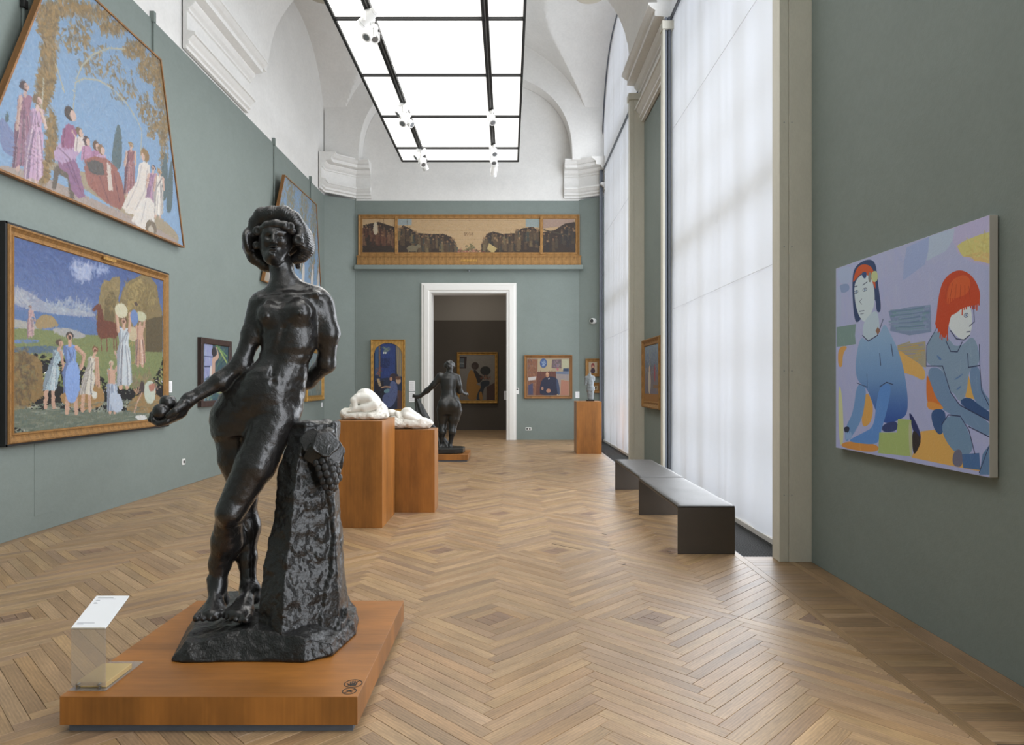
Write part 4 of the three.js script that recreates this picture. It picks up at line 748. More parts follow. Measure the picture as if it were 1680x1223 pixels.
  const baseF = (x, y, z) => { const h = y - 0.156, slope = plan(x, z) + 0.55 * Math.max(0, h) * sm(-0.9, -1.3, x) + 0.25 * Math.max(0, h), top = h - 0.132 + 0.06 * sm(-1.0, -0.84, x) + 0.04 * sm(-1.25, -1.5, x) + 0.02 * sm(-3.4, -3.2, z); return (Math.max(smin(slope, 1, 0.01), top, -h) + (h > 0.01 ? 0.012 * lumps(x, y, z, 14) + 0.010 * lumps(x, y, z, 34) + 0.004 * lumps(x, y, z, 75) : 0)) * 0.8; };
  mesh('rough_base', toLocal(meshField(baseF, [-1.72, 0.148, -4.15], [-0.72, 0.34, -3.1], 0.0075)), M.bronzeRough, t).position.y = 0.0005;
}

// ------------------------------------------------------------------ bronze woman seen from behind
{
  const Z = 13.2, O = [-1.16, 0.13, -Z], t = thing('bronze_statue', 'black bronze nude woman seen from behind, trailing a cloth from her hand', 'statue', O);
  const J = (zx, zy, dz = 0) => at(660 + zx / 6.436, 580 + zy / 6.436, Z + dz), loc = (g) => { g.translate(-O[0], -O[1], -O[2]); return g; }, L = [];
  const c = (a, b, ra, rb, k = 0.04) => L.push([cone(J(...a), J(...b), ra, rb), k]);
  const S = [[640, 390, 605, 0, 0.13], [600, 386, 612, 0, 0.16], [540, 386, 612, 0, 0.165], [480, 396, 602, 0, 0.14], [430, 410, 575, 0, 0.11], [390, 410, 568, 0, 0.105], [330, 402, 575, 0, 0.115], [270, 390, 585, 0, 0.115], [235, 400, 580, 0, 0.095], [210, 430, 560, 0, 0.075]].map(([y, a, b, dz, h]) => { const A = J(a, y), B = J(b, y); return [A[1], (A[0] + B[0]) / 2, -Z, (B[0] - A[0]) / 2, h]; });
  L.push([trunk(S), 0.03], [ell(J(440, 545, -0.1), [0.125, 0.13, 0.10]), 0.05], [ell(J(550, 550, -0.1), [0.13, 0.13, 0.10]), 0.05]);
  c([497, 220], [500, 165], 0.062, 0.056, 0.05);
  c([400, 245], [330, 335, 0.02], 0.078, 0.055); c([330, 335, 0.02], [262, 395, 0.05], 0.058, 0.05); c([262, 395, 0.05], [195, 450, 0.08], 0.05, 0.034);
  c([195, 450, 0.08], [150, 458, 0.1], 0.036, 0.04, 0.02); for (let i = 0; i < 4; i++) { c([150, 445 + i * 9, 0.1], [118, 436 + i * 7, 0.1], 0.015, 0.014, 0.01); c([118, 436 + i * 7, 0.1], [112, 448 + i * 7, 0.12], 0.014, 0.011, 0.01); } c([165, 470, 0.08], [140, 482, 0.07], 0.016, 0.012, 0.01);
  c([578, 255], [598, 335], 0.07, 0.053); c([598, 335], [612, 405, 0.04], 0.053, 0.047); c([612, 405, 0.04], [658, 432, 0.14], 0.046, 0.033); c([658, 432, 0.14], [682, 432, 0.18], 0.034, 0.03, 0.02); for (let i = 0; i < 4; i++) c([680, 422 + i * 8, 0.18], [693, 425 + i * 7, 0.2], 0.014, 0.011, 0.01); c([665, 422, 0.16], [678, 408, 0.18], 0.014, 0.01, 0.01);
  c([438, 600], [430, 690, 0.03], 0.14, 0.10); c([430, 690, 0.03], [426, 765, 0.03], 0.095, 0.068); c([426, 765, 0.03], [428, 830, -0.02], 0.066, 0.064); c([428, 830, -0.02], [416, 930], 0.06, 0.038); c([416, 930], [410, 985, 0.02], 0.037, 0.04, 0.02); c([412, 985, 0.0], [400, 995, 0.16], 0.045, 0.03, 0.03);
  c([553, 605], [545, 690, 0.0], 0.145, 0.105); c([545, 690, 0.0], [535, 765], 0.1, 0.072); c([535, 765], [530, 830, -0.03], 0.07, 0.068); c([530, 830, -0.03], [510, 930], 0.064, 0.04); c([510, 930], [503, 985, 0.0], 0.04, 0.042, 0.02); c([503, 985, 0.0], [508, 995, 0.16], 0.045, 0.03, 0.03);
  L.push([ell(J(499, 130, 0.02), [0.075, 0.105, 0.095]), 0.02]);
  mesh('figure', loc(meshField(join(L), [-2.05, 0.14, -13.55], [-0.6, 2.1, -12.9], 0.0115)), M.bronzeGreen, t);
  const H = [[ell(J(498, 122, -0.02), [0.088, 0.092, 0.095]), 0.02], [ball(J(505, 145, -0.1), 0.05), 0.03], [ell(J(455, 130, 0), [0.03, 0.05, 0.06]), 0.03], [ell(J(543, 130, 0), [0.03, 0.05, 0.06]), 0.03], [cone(J(525, 160, -0.06), J(532, 215, -0.06), 0.026, 0.012), 0.02]], hf = join(H);
  mesh('hair', loc(meshField((x, y, z) => hf(x, y, z) + 0.006 * Math.sin(y * 90 + x * 60) * 0.6, [-1.4, 1.75, -13.45], [-0.95, 2.1, -12.95], 0.009)), M.bronzeGreen, t);
  // cloth that falls from the hand to the ground
  const N = 22, K = 26, pos = [], idx = [], path = [[150, 470, 0.1, 0.03], [180, 560, 0.1, 0.07], [200, 640, 0.08, 0.10], [250, 720, 0.06, 0.085], [310, 775, 0.05, 0.06], [370, 860, 0.05, 0.09], [425, 940, 0.05, 0.10], [440, 992, 0.04, 0.15]];
  for (let j = 0; j <= K; j++) { const u = j / K * (path.length - 1), i = Math.min(path.length - 2, Math.floor(u)), s = u - i, a = path[i], b = path[i + 1], p = J(lerp(a[0], b[0], s), lerp(a[1], b[1], s), lerp(a[2], b[2], s)), R = lerp(a[3], b[3], s); for (let q = 0; q <= N; q++) { const w = q / N * Math.PI * 2, f = 1 + 0.32 * Math.sin(w * 5 + j * 0.15); pos.push(p[0] + Math.cos(w) * R * f, p[1], p[2] + Math.sin(w) * R * f * 0.6); if (j < K && q < N) { const e = j * (N + 1) + q; idx.push(e, e + 1, e + N + 2, e, e + N + 2, e + N + 1); } } }
  const g = new THREE.BufferGeometry(); g.setAttribute('position', new THREE.Float32BufferAttribute(pos, 3)); g.setIndex(idx); g.computeVertexNormals(); metreUV(g); mesh('trailing_cloth', loc(g), M.bronzeGreen, t);
  const base = new THREE.Shape([[-0.55, -0.26], [0.25, -0.26], [0.38, -0.16], [0.4, 0.12], [0.3, 0.26], [-0.5, 0.28], [-0.62, 0.1]].map((p) => new THREE.Vector2(...p))), bg = new THREE.ExtrudeGeometry(base, { depth: 0.075, bevelEnabled: true, bevelSize: 0.015, bevelThickness: 0.015, bevelSegments: 2 });
  bg.rotateX(-Math.PI / 2); bg.translate(-0.1, 0.016, 0.02); mesh('rounded_base', metreUV(bg), M.bronzeGreen, t);
}
// ------------------------------------------------------------------ two white marbles on the tall plinths
{
  const Z = 7.25, O = [-1.53, 1.087, -Z], t = thing('marble_sculpture', 'white marble crouching figure folded over its knees, on the tallest plinth', 'sculpture', O);
  const J = (zx, zy, dz = 0) => at(550 + zx / 9.88, 630 + zy / 9.88, Z + dz), loc = (g) => { g.translate(-O[0], -O[1], -O[2]); return g; }, L = [];
  const c = (a, b, ra, rb, k = 0.014) => L.push([cone(J(...a), J(...b), ra, rb), k]);
  // the rounded back, the hips, a bent arm, the head tucked down
  L.push([ell(J(500, 250, 0), [0.115, 0.105, 0.12], [0, 0, -0.35]), 0.03], [ell(J(560, 300, 0.03), [0.12, 0.085, 0.13]), 0.05], [ell(J(480, 170, 0.03), [0.075, 0.055, 0.08]), 0.04]);
  c([360, 240, -0.08], [310, 270, -0.1], 0.05, 0.042); c([310, 270, -0.1], [325, 400, -0.12], 0.038, 0.026); c([325, 400, -0.12], [250, 440, -0.12], 0.026, 0.022); c([380, 230, -0.08], [560, 240, -0.1], 0.04, 0.045, 0.03);
  c([470, 150, -0.05], [530, 210, -0.06], 0.03, 0.03, 0.02); c([650, 290, -0.06], [720, 320, -0.05], 0.045, 0.03); c([640, 340, -0.1], [480, 400, -0.12], 0.05, 0.045); c([430, 390, -0.12], [300, 430, -0.12], 0.035, 0.025);
  L.push([ell(J(300, 370, 0.02), [0.045, 0.05, 0.05]), 0.03]);
  for (let i = 0; i < 4; i++) c([240, 440, -0.14 + i * 0.016], [190, 452, -0.145 + i * 0.017], 0.009, 0.008, 0.008);
  mesh('figure', loc(meshField(join(L), [-1.82, 1.07, -7.48], [-1.24, 1.46, -7.05], 0.0055)), M.marble, t);
  const R = [[ell(J(480, 520, 0), [0.255, 0.07, 0.19]), 0.04], [ell(J(680, 430, 0.05), [0.09, 0.10, 0.15]), 0.05], [ell(J(560, 440, 0.06), [0.17, 0.08, 0.12]), 0.05], [ell(J(180, 480, -0.03), [0.055, 0.045, 0.12]), 0.04], [ell(J(400, 460, 0.04), [0.16, 0.05, 0.14]), 0.05]], rf = join(R);
  mesh('rock_base', loc(meshField((x, y, z) => Math.max(rf(x, y, z) + 0.022 * lumps(x, y, z, 16) + 0.012 * lumps(x, y, z, 40), 1.087 - y), [-1.84, 1.07, -7.5], [-1.2, 1.4, -7.02], 0.0065)), M.marbleRough, t).position.y = 0.004;
}
{
  const Z = 7.95, O = [-1.2, 0.94, -Z], t = thing('marble_sculpture', 'white marble reclining figure stretched over a rock, on the shorter plinth', 'sculpture', O);
  const J = (zx, zy, dz = 0) => at(550 + zx / 9.88, 630 + zy / 9.88, Z + dz), loc = (g) => { g.translate(-O[0], -O[1], -O[2]); return g; }, L = [];
  const c = (a, b, ra, rb, k = 0.014) => L.push([cone(J(...a), J(...b), ra, rb), k]);
  L.push([ell(J(900, 470, 0), [0.06, 0.042, 0.06]), 0.02], [ell(J(1150, 490, 0), [0.06, 0.075, 0.075]), 0.03]);
  c([950, 490, 0], [1080, 540, 0], 0.045, 0.06); c([1130, 460, 0], [1190, 460, -0.02], 0.045, 0.05); c([1190, 460, -0.02], [1330, 535, -0.03], 0.052, 0.038); c([1330, 535, -0.03], [1500, 650, -0.03], 0.038, 0.022); c([1160, 520, -0.06], [1330, 590, -0.07], 0.045, 0.034); c([1000, 470, -0.04], [1030, 560, -0.07], 0.024, 0.02);
  mesh('figure', loc(meshField(join(L), [-1.52, 0.93, -8.12], [-0.82, 1.2, -7.78], 0.0055)), M.marble, t);
  const rf = join([[ell(J(1180, 650, 0), [0.29, 0.06, 0.14]), 0.04], [ell(J(1000, 620, 0), [0.13, 0.075, 0.12]), 0.05], [ell(J(1350, 620, 0), [0.13, 0.055, 0.12]), 0.05], [ell(J(1480, 660, 0), [0.05, 0.045, 0.09]), 0.04]]);
  mesh('rock_base', loc(meshField((x, y, z) => Math.max(rf(x, y, z) + 0.024 * lumps(x, y, z, 17) + 0.014 * lumps(x, y, z, 42), 0.94 - y), [-1.52, 0.92, -8.13], [-0.8, 1.15, -7.77], 0.0065)), M.marbleRough, t).position.y = 0.004;
}
{ // small torso by the window
  const Z = 14.45, b = at(968.5, 655, Z), O = [b[0], 1.09, -Z], t = thing('torso_sculpture', 'small mottled grey headless torso on a black base, on the slim plinth', 'sculpture', O);
  mesh('black_base', box(0.16, 0.035, 0.13, 0, 0.0175, 0, 0.004), M.black, t);
  const L = [], c = (a, d, ra, rb, k = 0.03) => L.push([cone(a, d, ra, rb), k]);
  L.push([trunk([[0.22, 0.0, 0, 0.075, 0.06], [0.28, 0.005, 0, 0.088, 0.07], [0.34, 0.0, 0, 0.066, 0.055], [0.42, -0.012, 0, 0.082, 0.062], [0.5, -0.02, 0, 0.088, 0.058], [0.55, -0.015, 0, 0.04, 0.04]]), 0.03]);
  c([-0.025, 0.25, 0], [-0.02, 0.05, 0.0], 0.05, 0.036); c([0.03, 0.25, 0], [0.025, 0.05, 0.01], 0.05, 0.036); c([-0.09, 0.49, 0], [-0.105, 0.36, 0.01], 0.034, 0.026); c([0.06, 0.5, 0], [0.072, 0.45, 0], 0.035, 0.026); c([-0.015, 0.54, 0], [-0.01, 0.58, 0], 0.03, 0.024);
  const f = join(L); mesh('torso', meshField((x, y, z) => Math.max(f(x, y, z) + 0.012 * lumps(x, y, z, 30), 0.03 - y), [-0.17, 0.02, -0.12], [0.14, 0.63, 0.12], 0.007), M.stoneGrey, t);
}

// ------------------------------------------------------------------ pictures
// paint() hands the brush a canvas and a function that takes measured places on the picture's own plane to canvas pixels
function paint(w, h, place, draw, soft = false) {
  const cv = document.createElement('canvas'); cv.width = w; cv.height = h; const c = cv.getContext('2d');
  const P = (x, y) => { const [u, v] = place(x, y); return [u * w, v * h]; };
  const B = {
    c, w, h, P,
    fill: (col) => { c.fillStyle = col; c.fillRect(0, 0, w, h); },
    grad: (a, b, y0 = 0, y1 = h) => { const g = c.createLinearGradient(0, y0, 0, y1); g.addColorStop(0, a); g.addColorStop(1, b); c.fillStyle = g; c.fillRect(0, y0, w, y1 - y0); },
    path: (pts, smooth = true) => { const q = pts.map((p) => P(...p)), n = q.length; c.beginPath(); if (!smooth) { q.forEach((p, i) => (i ? c.lineTo(...p) : c.moveTo(...p))); c.closePath(); return; } c.moveTo((q[0][0] + q[n - 1][0]) / 2, (q[0][1] + q[n - 1][1]) / 2); for (let i = 0; i < n; i++) { const a = q[i], b = q[(i + 1) % n]; c.quadraticCurveTo(a[0], a[1], (a[0] + b[0]) / 2, (a[1] + b[1]) / 2); } c.closePath(); },
    blob: (col, pts, smooth = true) => { B.path(pts, smooth); c.fillStyle = col; c.fill(); },
    line: (col, wd, pts) => { c.strokeStyle = col; c.lineWidth = wd; c.lineCap = 'round'; c.lineJoin = 'round'; c.beginPath(); pts.forEach((p, i) => { const q = P(...p); if (i) c.lineTo(...q); else c.moveTo(...q); }); c.stroke(); },
    oval: (col, x, y, rx, ry, rot = 0) => { const p = P(x, y), q = P(x + rx, y), r = P(x, y + ry); c.fillStyle = col; c.beginPath(); c.ellipse(p[0], p[1], Math.abs(q[0] - p[0]), Math.abs(r[1] - p[1]), rot, 0, 7); c.fill(); },
    // loose brush strokes inside a box of the canvas (fractions)
    daub: (n, x0, y0, x1, y1, cols, len, wd, ang = 0, spread = 0.5, alpha = 0.5) => { for (let i = 0; i < n; i++) { const x = rr(x0, x1) * w, y = rr(y0, y1) * h, a = ang + rr(-spread, spread), l = len * rr(0.4, 1.2); c.globalAlpha = alpha * rr(0.5, 1); c.strokeStyle = cols[Math.floor(rnd() * cols.length)]; c.lineWidth = wd * rr(0.5, 1.4); c.lineCap = 'round'; c.beginPath(); c.moveTo(x - Math.cos(a) * l / 2, y - Math.sin(a) * l / 2); c.lineTo(x + Math.cos(a) * l / 2, y + Math.sin(a) * l / 2); c.stroke(); } c.globalAlpha = 1; },
    // strokes scattered round a place
    tuft: (n, x, y, rx, ry, cols, len, wd, alpha = 0.6) => { for (let i = 0; i < n; i++) { const a = rnd() * 7, d = Math.sqrt(rnd()), p = P(x + rx * d * Math.cos(a), y + ry * d * Math.sin(a)), e = rnd() * 7; c.globalAlpha = alpha * rr(0.5, 1); c.strokeStyle = cols[Math.floor(rnd() * cols.length)]; c.lineWidth = wd * rr(0.5, 1.3); c.lineCap = 'round'; c.beginPath(); c.moveTo(...p); c.lineTo(p[0] + Math.cos(e) * len, p[1] + Math.sin(e) * len); c.stroke(); } c.globalAlpha = 1; },
    // a simple standing or bending figure: feet, height, lean (hips to head), robe, skin, hair
    person: (x, y, hgt, lean, robe, skin, hair, o = {}) => {
      const k = hgt, hx = x + lean * k, mx = x + lean * k * 0.35, sx = lerp(mx, hx, 0.72), wpx = (f) => Math.abs(B.P(x + k * f, y)[0] - B.P(x, y)[0]), b = o.legs ? y - k * 0.24 : y - k * 0.015;
      for (const q of o.legs ? [-0.045, 0.05] : [-0.035, 0.04]) { B.line(skin, wpx(0.052), [[x + q * k * 1.2, y], [x + q * k, y - k * 0.22], [mx + q * k * 0.9, y - k * 0.45]]); }
      const shape = [[sx - k * 0.085, y - k * 0.815], [sx - k * 0.03, y - k * 0.835], [sx + k * 0.03, y - k * 0.835], [sx + k * 0.085, y - k * 0.815], [sx + k * 0.075, y - k * 0.73], [mx + k * 0.062, y - k * 0.62], [mx + k * 0.095, y - k * 0.5], [x + k * 0.105, y - k * 0.3], [x + k * 0.12, b - k * 0.05], [x + k * 0.07, b + k * 0.012], [x - k * 0.01, b - k * 0.012], [x - k * 0.1, b + k * 0.008], [x - k * 0.095, y - k * 0.3], [mx - k * 0.1, y - k * 0.5], [mx - k * 0.062, y - k * 0.62], [sx - k * 0.078, y - k * 0.73]];
      B.path(shape, false); c.fillStyle = robe; c.fill(); c.save(); c.clip(); c.globalAlpha = 0.30;
      B.blob('#2e2a38', [[sx - k * 0.1, y - k * 0.84], [sx - k * 0.04, y - k * 0.8], [mx - k * 0.045, y - k * 0.5], [x - k * 0.055, b], [x - k * 0.16, b]], false);
      for (let q = 0; q < 9; q++) { const f = rr(-0.09, 0.11); B.line(q % 2 ? '#f4efe6' : '#3a3644', wpx(rr(0.008, 0.02)), [[mx + f * k * 0.45, y - k * rr(0.5, 0.66)], [x + f * k * 0.9, y - k * 0.3], [x + f * k * 1.05, b]]); }
      for (let q = 0; q < 4; q++) B.line('#3a3644', wpx(0.01), [[sx + rr(-0.07, 0.07) * k, y - k * 0.8], [mx + rr(-0.05, 0.05) * k, y - k * 0.62]]);
      c.restore(); c.globalAlpha = 1;
      if (o.bare) { B.blob(skin, [[sx - k * 0.085, y - k * 0.82], [sx + k * 0.085, y - k * 0.82], [mx + k * 0.062, y - k * 0.6], [mx + k * 0.075, y - k * 0.54], [mx - k * 0.075, y - k * 0.55], [mx - k * 0.062, y - k * 0.6]], false); c.globalAlpha = 0.3; B.line('#6a4438', wpx(0.02), [[sx - k * 0.05, y - k * 0.8], [mx - k * 0.045, y - k * 0.58]]); c.globalAlpha = 1; }
      for (const a of o.arms || [[-1, -0.1, 0.55], [1, 0.1, 0.56]]) { const pts = [[sx + a[0] * k * 0.078, y - k * 0.795], [x + a[1] * k, y - a[2] * k], ...(a.length > 3 ? [[x + a[3] * k, y - a[4] * k]] : [])]; B.line(skin, wpx(0.04), pts); c.globalAlpha = 0.25; B.line('#5a3a30', wpx(0.012), pts.map((q) => [q[0] - k * 0.012, q[1] + k * 0.006])); c.globalAlpha = 1; }
      B.line(skin, wpx(0.04), [[sx, y - k * 0.83], [hx, y - k * 0.88]]);
      const f = o.face || 0; B.oval(hair, hx - f * k * 0.014, y - k * 0.938, k * 0.046, k * 0.052); B.oval(skin, hx + f * k * 0.014, y - k * 0.924, k * 0.032, k * 0.042); B.oval(hair, hx - f * k * 0.05, y - k * 0.925, k * 0.022, k * 0.022); c.globalAlpha = 0.4; B.oval('#6a463a', hx - k * 0.01 + f * k * 0.014, y - k * 0.915, k * 0.012, k * 0.03); c.globalAlpha = 1;
    },
    // an oil-paint pass: short strokes that take up the colour already there
    oil: (n, len, wd, jit = 12, alpha = 0.85) => {
      const d = c.getImageData(0, 0, w, h).data; c.lineCap = 'butt'; c.globalAlpha = alpha;
      for (let i = 0; i < n; i++) {
        const x = rnd() * w, y = rnd() * h, k = 4 * (Math.floor(y) * w + Math.floor(x)), a = noise3(x / w * 7, y / h * 7, w * 0.01) * 9, l = len * rr(0.5, 1.3), j = rr(-jit, jit), e = rr(-jit, jit) * 0.5;
        c.strokeStyle = `rgb(${clamp(d[k] + j + e, 0, 255) | 0},${clamp(d[k + 1] + j, 0, 255) | 0},${clamp(d[k + 2] + j - e, 0, 255) | 0})`; c.lineWidth = wd * rr(0.5, 1.4);
        c.beginPath(); c.moveTo(x - Math.cos(a) * l / 2, y - Math.sin(a) * l / 2); c.lineTo(x + Math.cos(a) * l / 2, y + Math.sin(a) * l / 2); c.stroke();
      }
      c.globalAlpha = 1;
    },
    done: () => { const t = new THREE.CanvasTexture(cv); t.colorSpace = THREE.SRGBColorSpace; t.anisotropy = 8; return t; },
  };
  draw(B); const q = Math.sqrt(w * h); if (!soft) { B.oil(Math.floor(w * h / 70), q * 0.015, q * 0.006, 10, 0.6); B.oil(Math.floor(w * h / 34), q * 0.009, q * 0.0036, 11, 0.7); } return B.done();
}
// places read off the photograph, taken to the plane the picture hangs in
const onLeft = (X, d0, d1, y0, y1, k = 1, ox = 0, oy = 0) => (x, y) => { const px = ox + x / k, py = oy + y / k, d = F * X / (CX - px), h = EYE + (CY - py) * d / F; return [(d - d0) / (d1 - d0), (y1 - h) / (y1 - y0)]; };
const onRight = (X, d0, d1, y0, y1, k = 1, ox = 0, oy = 0) => (x, y) => { const px = ox + x / k, py = oy + y / k, d = F * X / (px - CX), h = EYE + (CY - py) * d / F; return [(d1 - d) / (d1 - d0), (y1 - h) / (y1 - y0)]; };
const onFar = (d, x0, x1, y0, y1, k = 1, ox = 0, oy = 0) => (x, y) => { const px = ox + x / k, py = oy + y / k; return [((px - CX) * d / F - x0) / (x1 - x0), (y1 - (EYE + (CY - py) * d / F)) / (y1 - y0)]; };

const canvasMat = (tex, bright = 226) => std({ map: tex, color: rgb(bright, bright, bright), roughness: 0.62, bumpMap: scaled(grainBump, 5, 5), bumpScale: 0.0006 });
// four mitred rails: profile [in from the outer edge, out from the wall]
function frameRails(t, w, h, prof, mat, name = 'frame_rail') {
  const C = [[-1, -1], [1, -1], [1, 1], [-1, 1]];
  for (let i = 0; i < 4; i++) {
    const A = C[i], B = C[(i + 1) % 4], pos = [], q = (K, j) => [K[0] * (w / 2 - prof[j][0]), K[1] * (h / 2 - prof[j][0]), prof[j][1]];
    for (let j = 0; j + 1 < prof.length; j++) { const a = q(A, j), b = q(B, j), c = q(B, j + 1), d = q(A, j + 1); pos.push(...a, ...b, ...c, ...a, ...c, ...d); }
    const g = new THREE.BufferGeometry(); g.setAttribute('position', new THREE.Float32BufferAttribute(pos, 3)); g.computeVertexNormals(); mesh(name, metreUV(g), mat, t);
  }
}
const PROF = {
  gilt: (w, d) => [[0, 0], [0, d * 0.8], [w * 0.08, d], [w * 0.22, d], [w * 0.3, d * 0.86], [w * 0.55, d * 0.62], [w * 0.75, d * 0.6], [w * 0.8, d * 0.72], [w * 0.92, d * 0.72], [w, d * 0.5], [w, 0]],
  flat: (w, d) => [[0, 0], [0, d], [w * 0.1, d * 1.05], [w * 0.9, d * 0.95], [w, d * 0.8], [w, 0]],
};
function picture(label, pos, turn, w, h, fw, fd, mat, tex, style = 'gilt') {
  const t = thing('framed_painting', label, 'painting', pos, turn);
  frameRails(t, w, h, PROF[style](fw, fd), mat);
  mesh('canvas', box(w - 2 * fw + 0.01, h - 2 * fw + 0.01, 0.012, 0, 0, fd * 0.45), std({ color: rgb(120, 100, 80), roughness: 0.9 }), t);
  const p = new THREE.PlaneGeometry(w - 2 * fw, h - 2 * fw); p.translate(0, 0, fd * 0.45 + 0.0075); mesh('painted_face', p, canvasMat(tex), t);
  return t;
}

// --- the pair of tall-sided arbour canvases, leaning out from the wall
function arbour(label, d0, d1, tex) {
  const y0 = 3.39, y1 = 5.62, in_ = 0.86, w = d1 - d0, hgt = y1 - y0, lean = 0.05, t = thing('arbour_painting', label, 'painting', [XL + 0.03, y0, -(d0 + d1) / 2], 0);
  t.rotation.set(lean, Math.PI / 2, 0, 'YXZ');
  const Q = [[-w / 2, 0], [w / 2, 0], [w / 2 - in_, hgt], [-w / 2 + in_, hgt]].map((p) => new THREE.Vector2(...p));
  const s = new THREE.Shape(Q), f = new THREE.ShapeGeometry(s), p = f.attributes.position, uv = f.attributes.uv; for (let i = 0; i < p.count; i++) uv.setXY(i, (p.getX(i) + w / 2) / w, p.getY(i) / hgt);
  f.translate(0, 0, 0.046); mesh('painted_face', f, canvasMat(tex), t);
  mesh('stretcher', metreUV(new THREE.ExtrudeGeometry(s, { depth: 0.045, bevelEnabled: false })), M.oakFrame, t);
  for (let i = 0; i < 4; i++) { const a = Q[i], b = Q[(i + 1) % 4], len = a.distanceTo(b), g = box(len + 0.02, 0.022, 0.062, 0, 0, 0.031, 0.002); g.rotateZ(Math.atan2(b.y - a.y, b.x - a.x)); g.translate((a.x + b.x) / 2, (a.y + b.y) / 2, 0); mesh('edge_strip', g, M.oakFrame, t); }
}
const sky1 = '#7d9fc4', leafC = ['#7a6a52', '#8c7759', '#6d5d49', '#96805f', '#846a48', '#a08b66'];
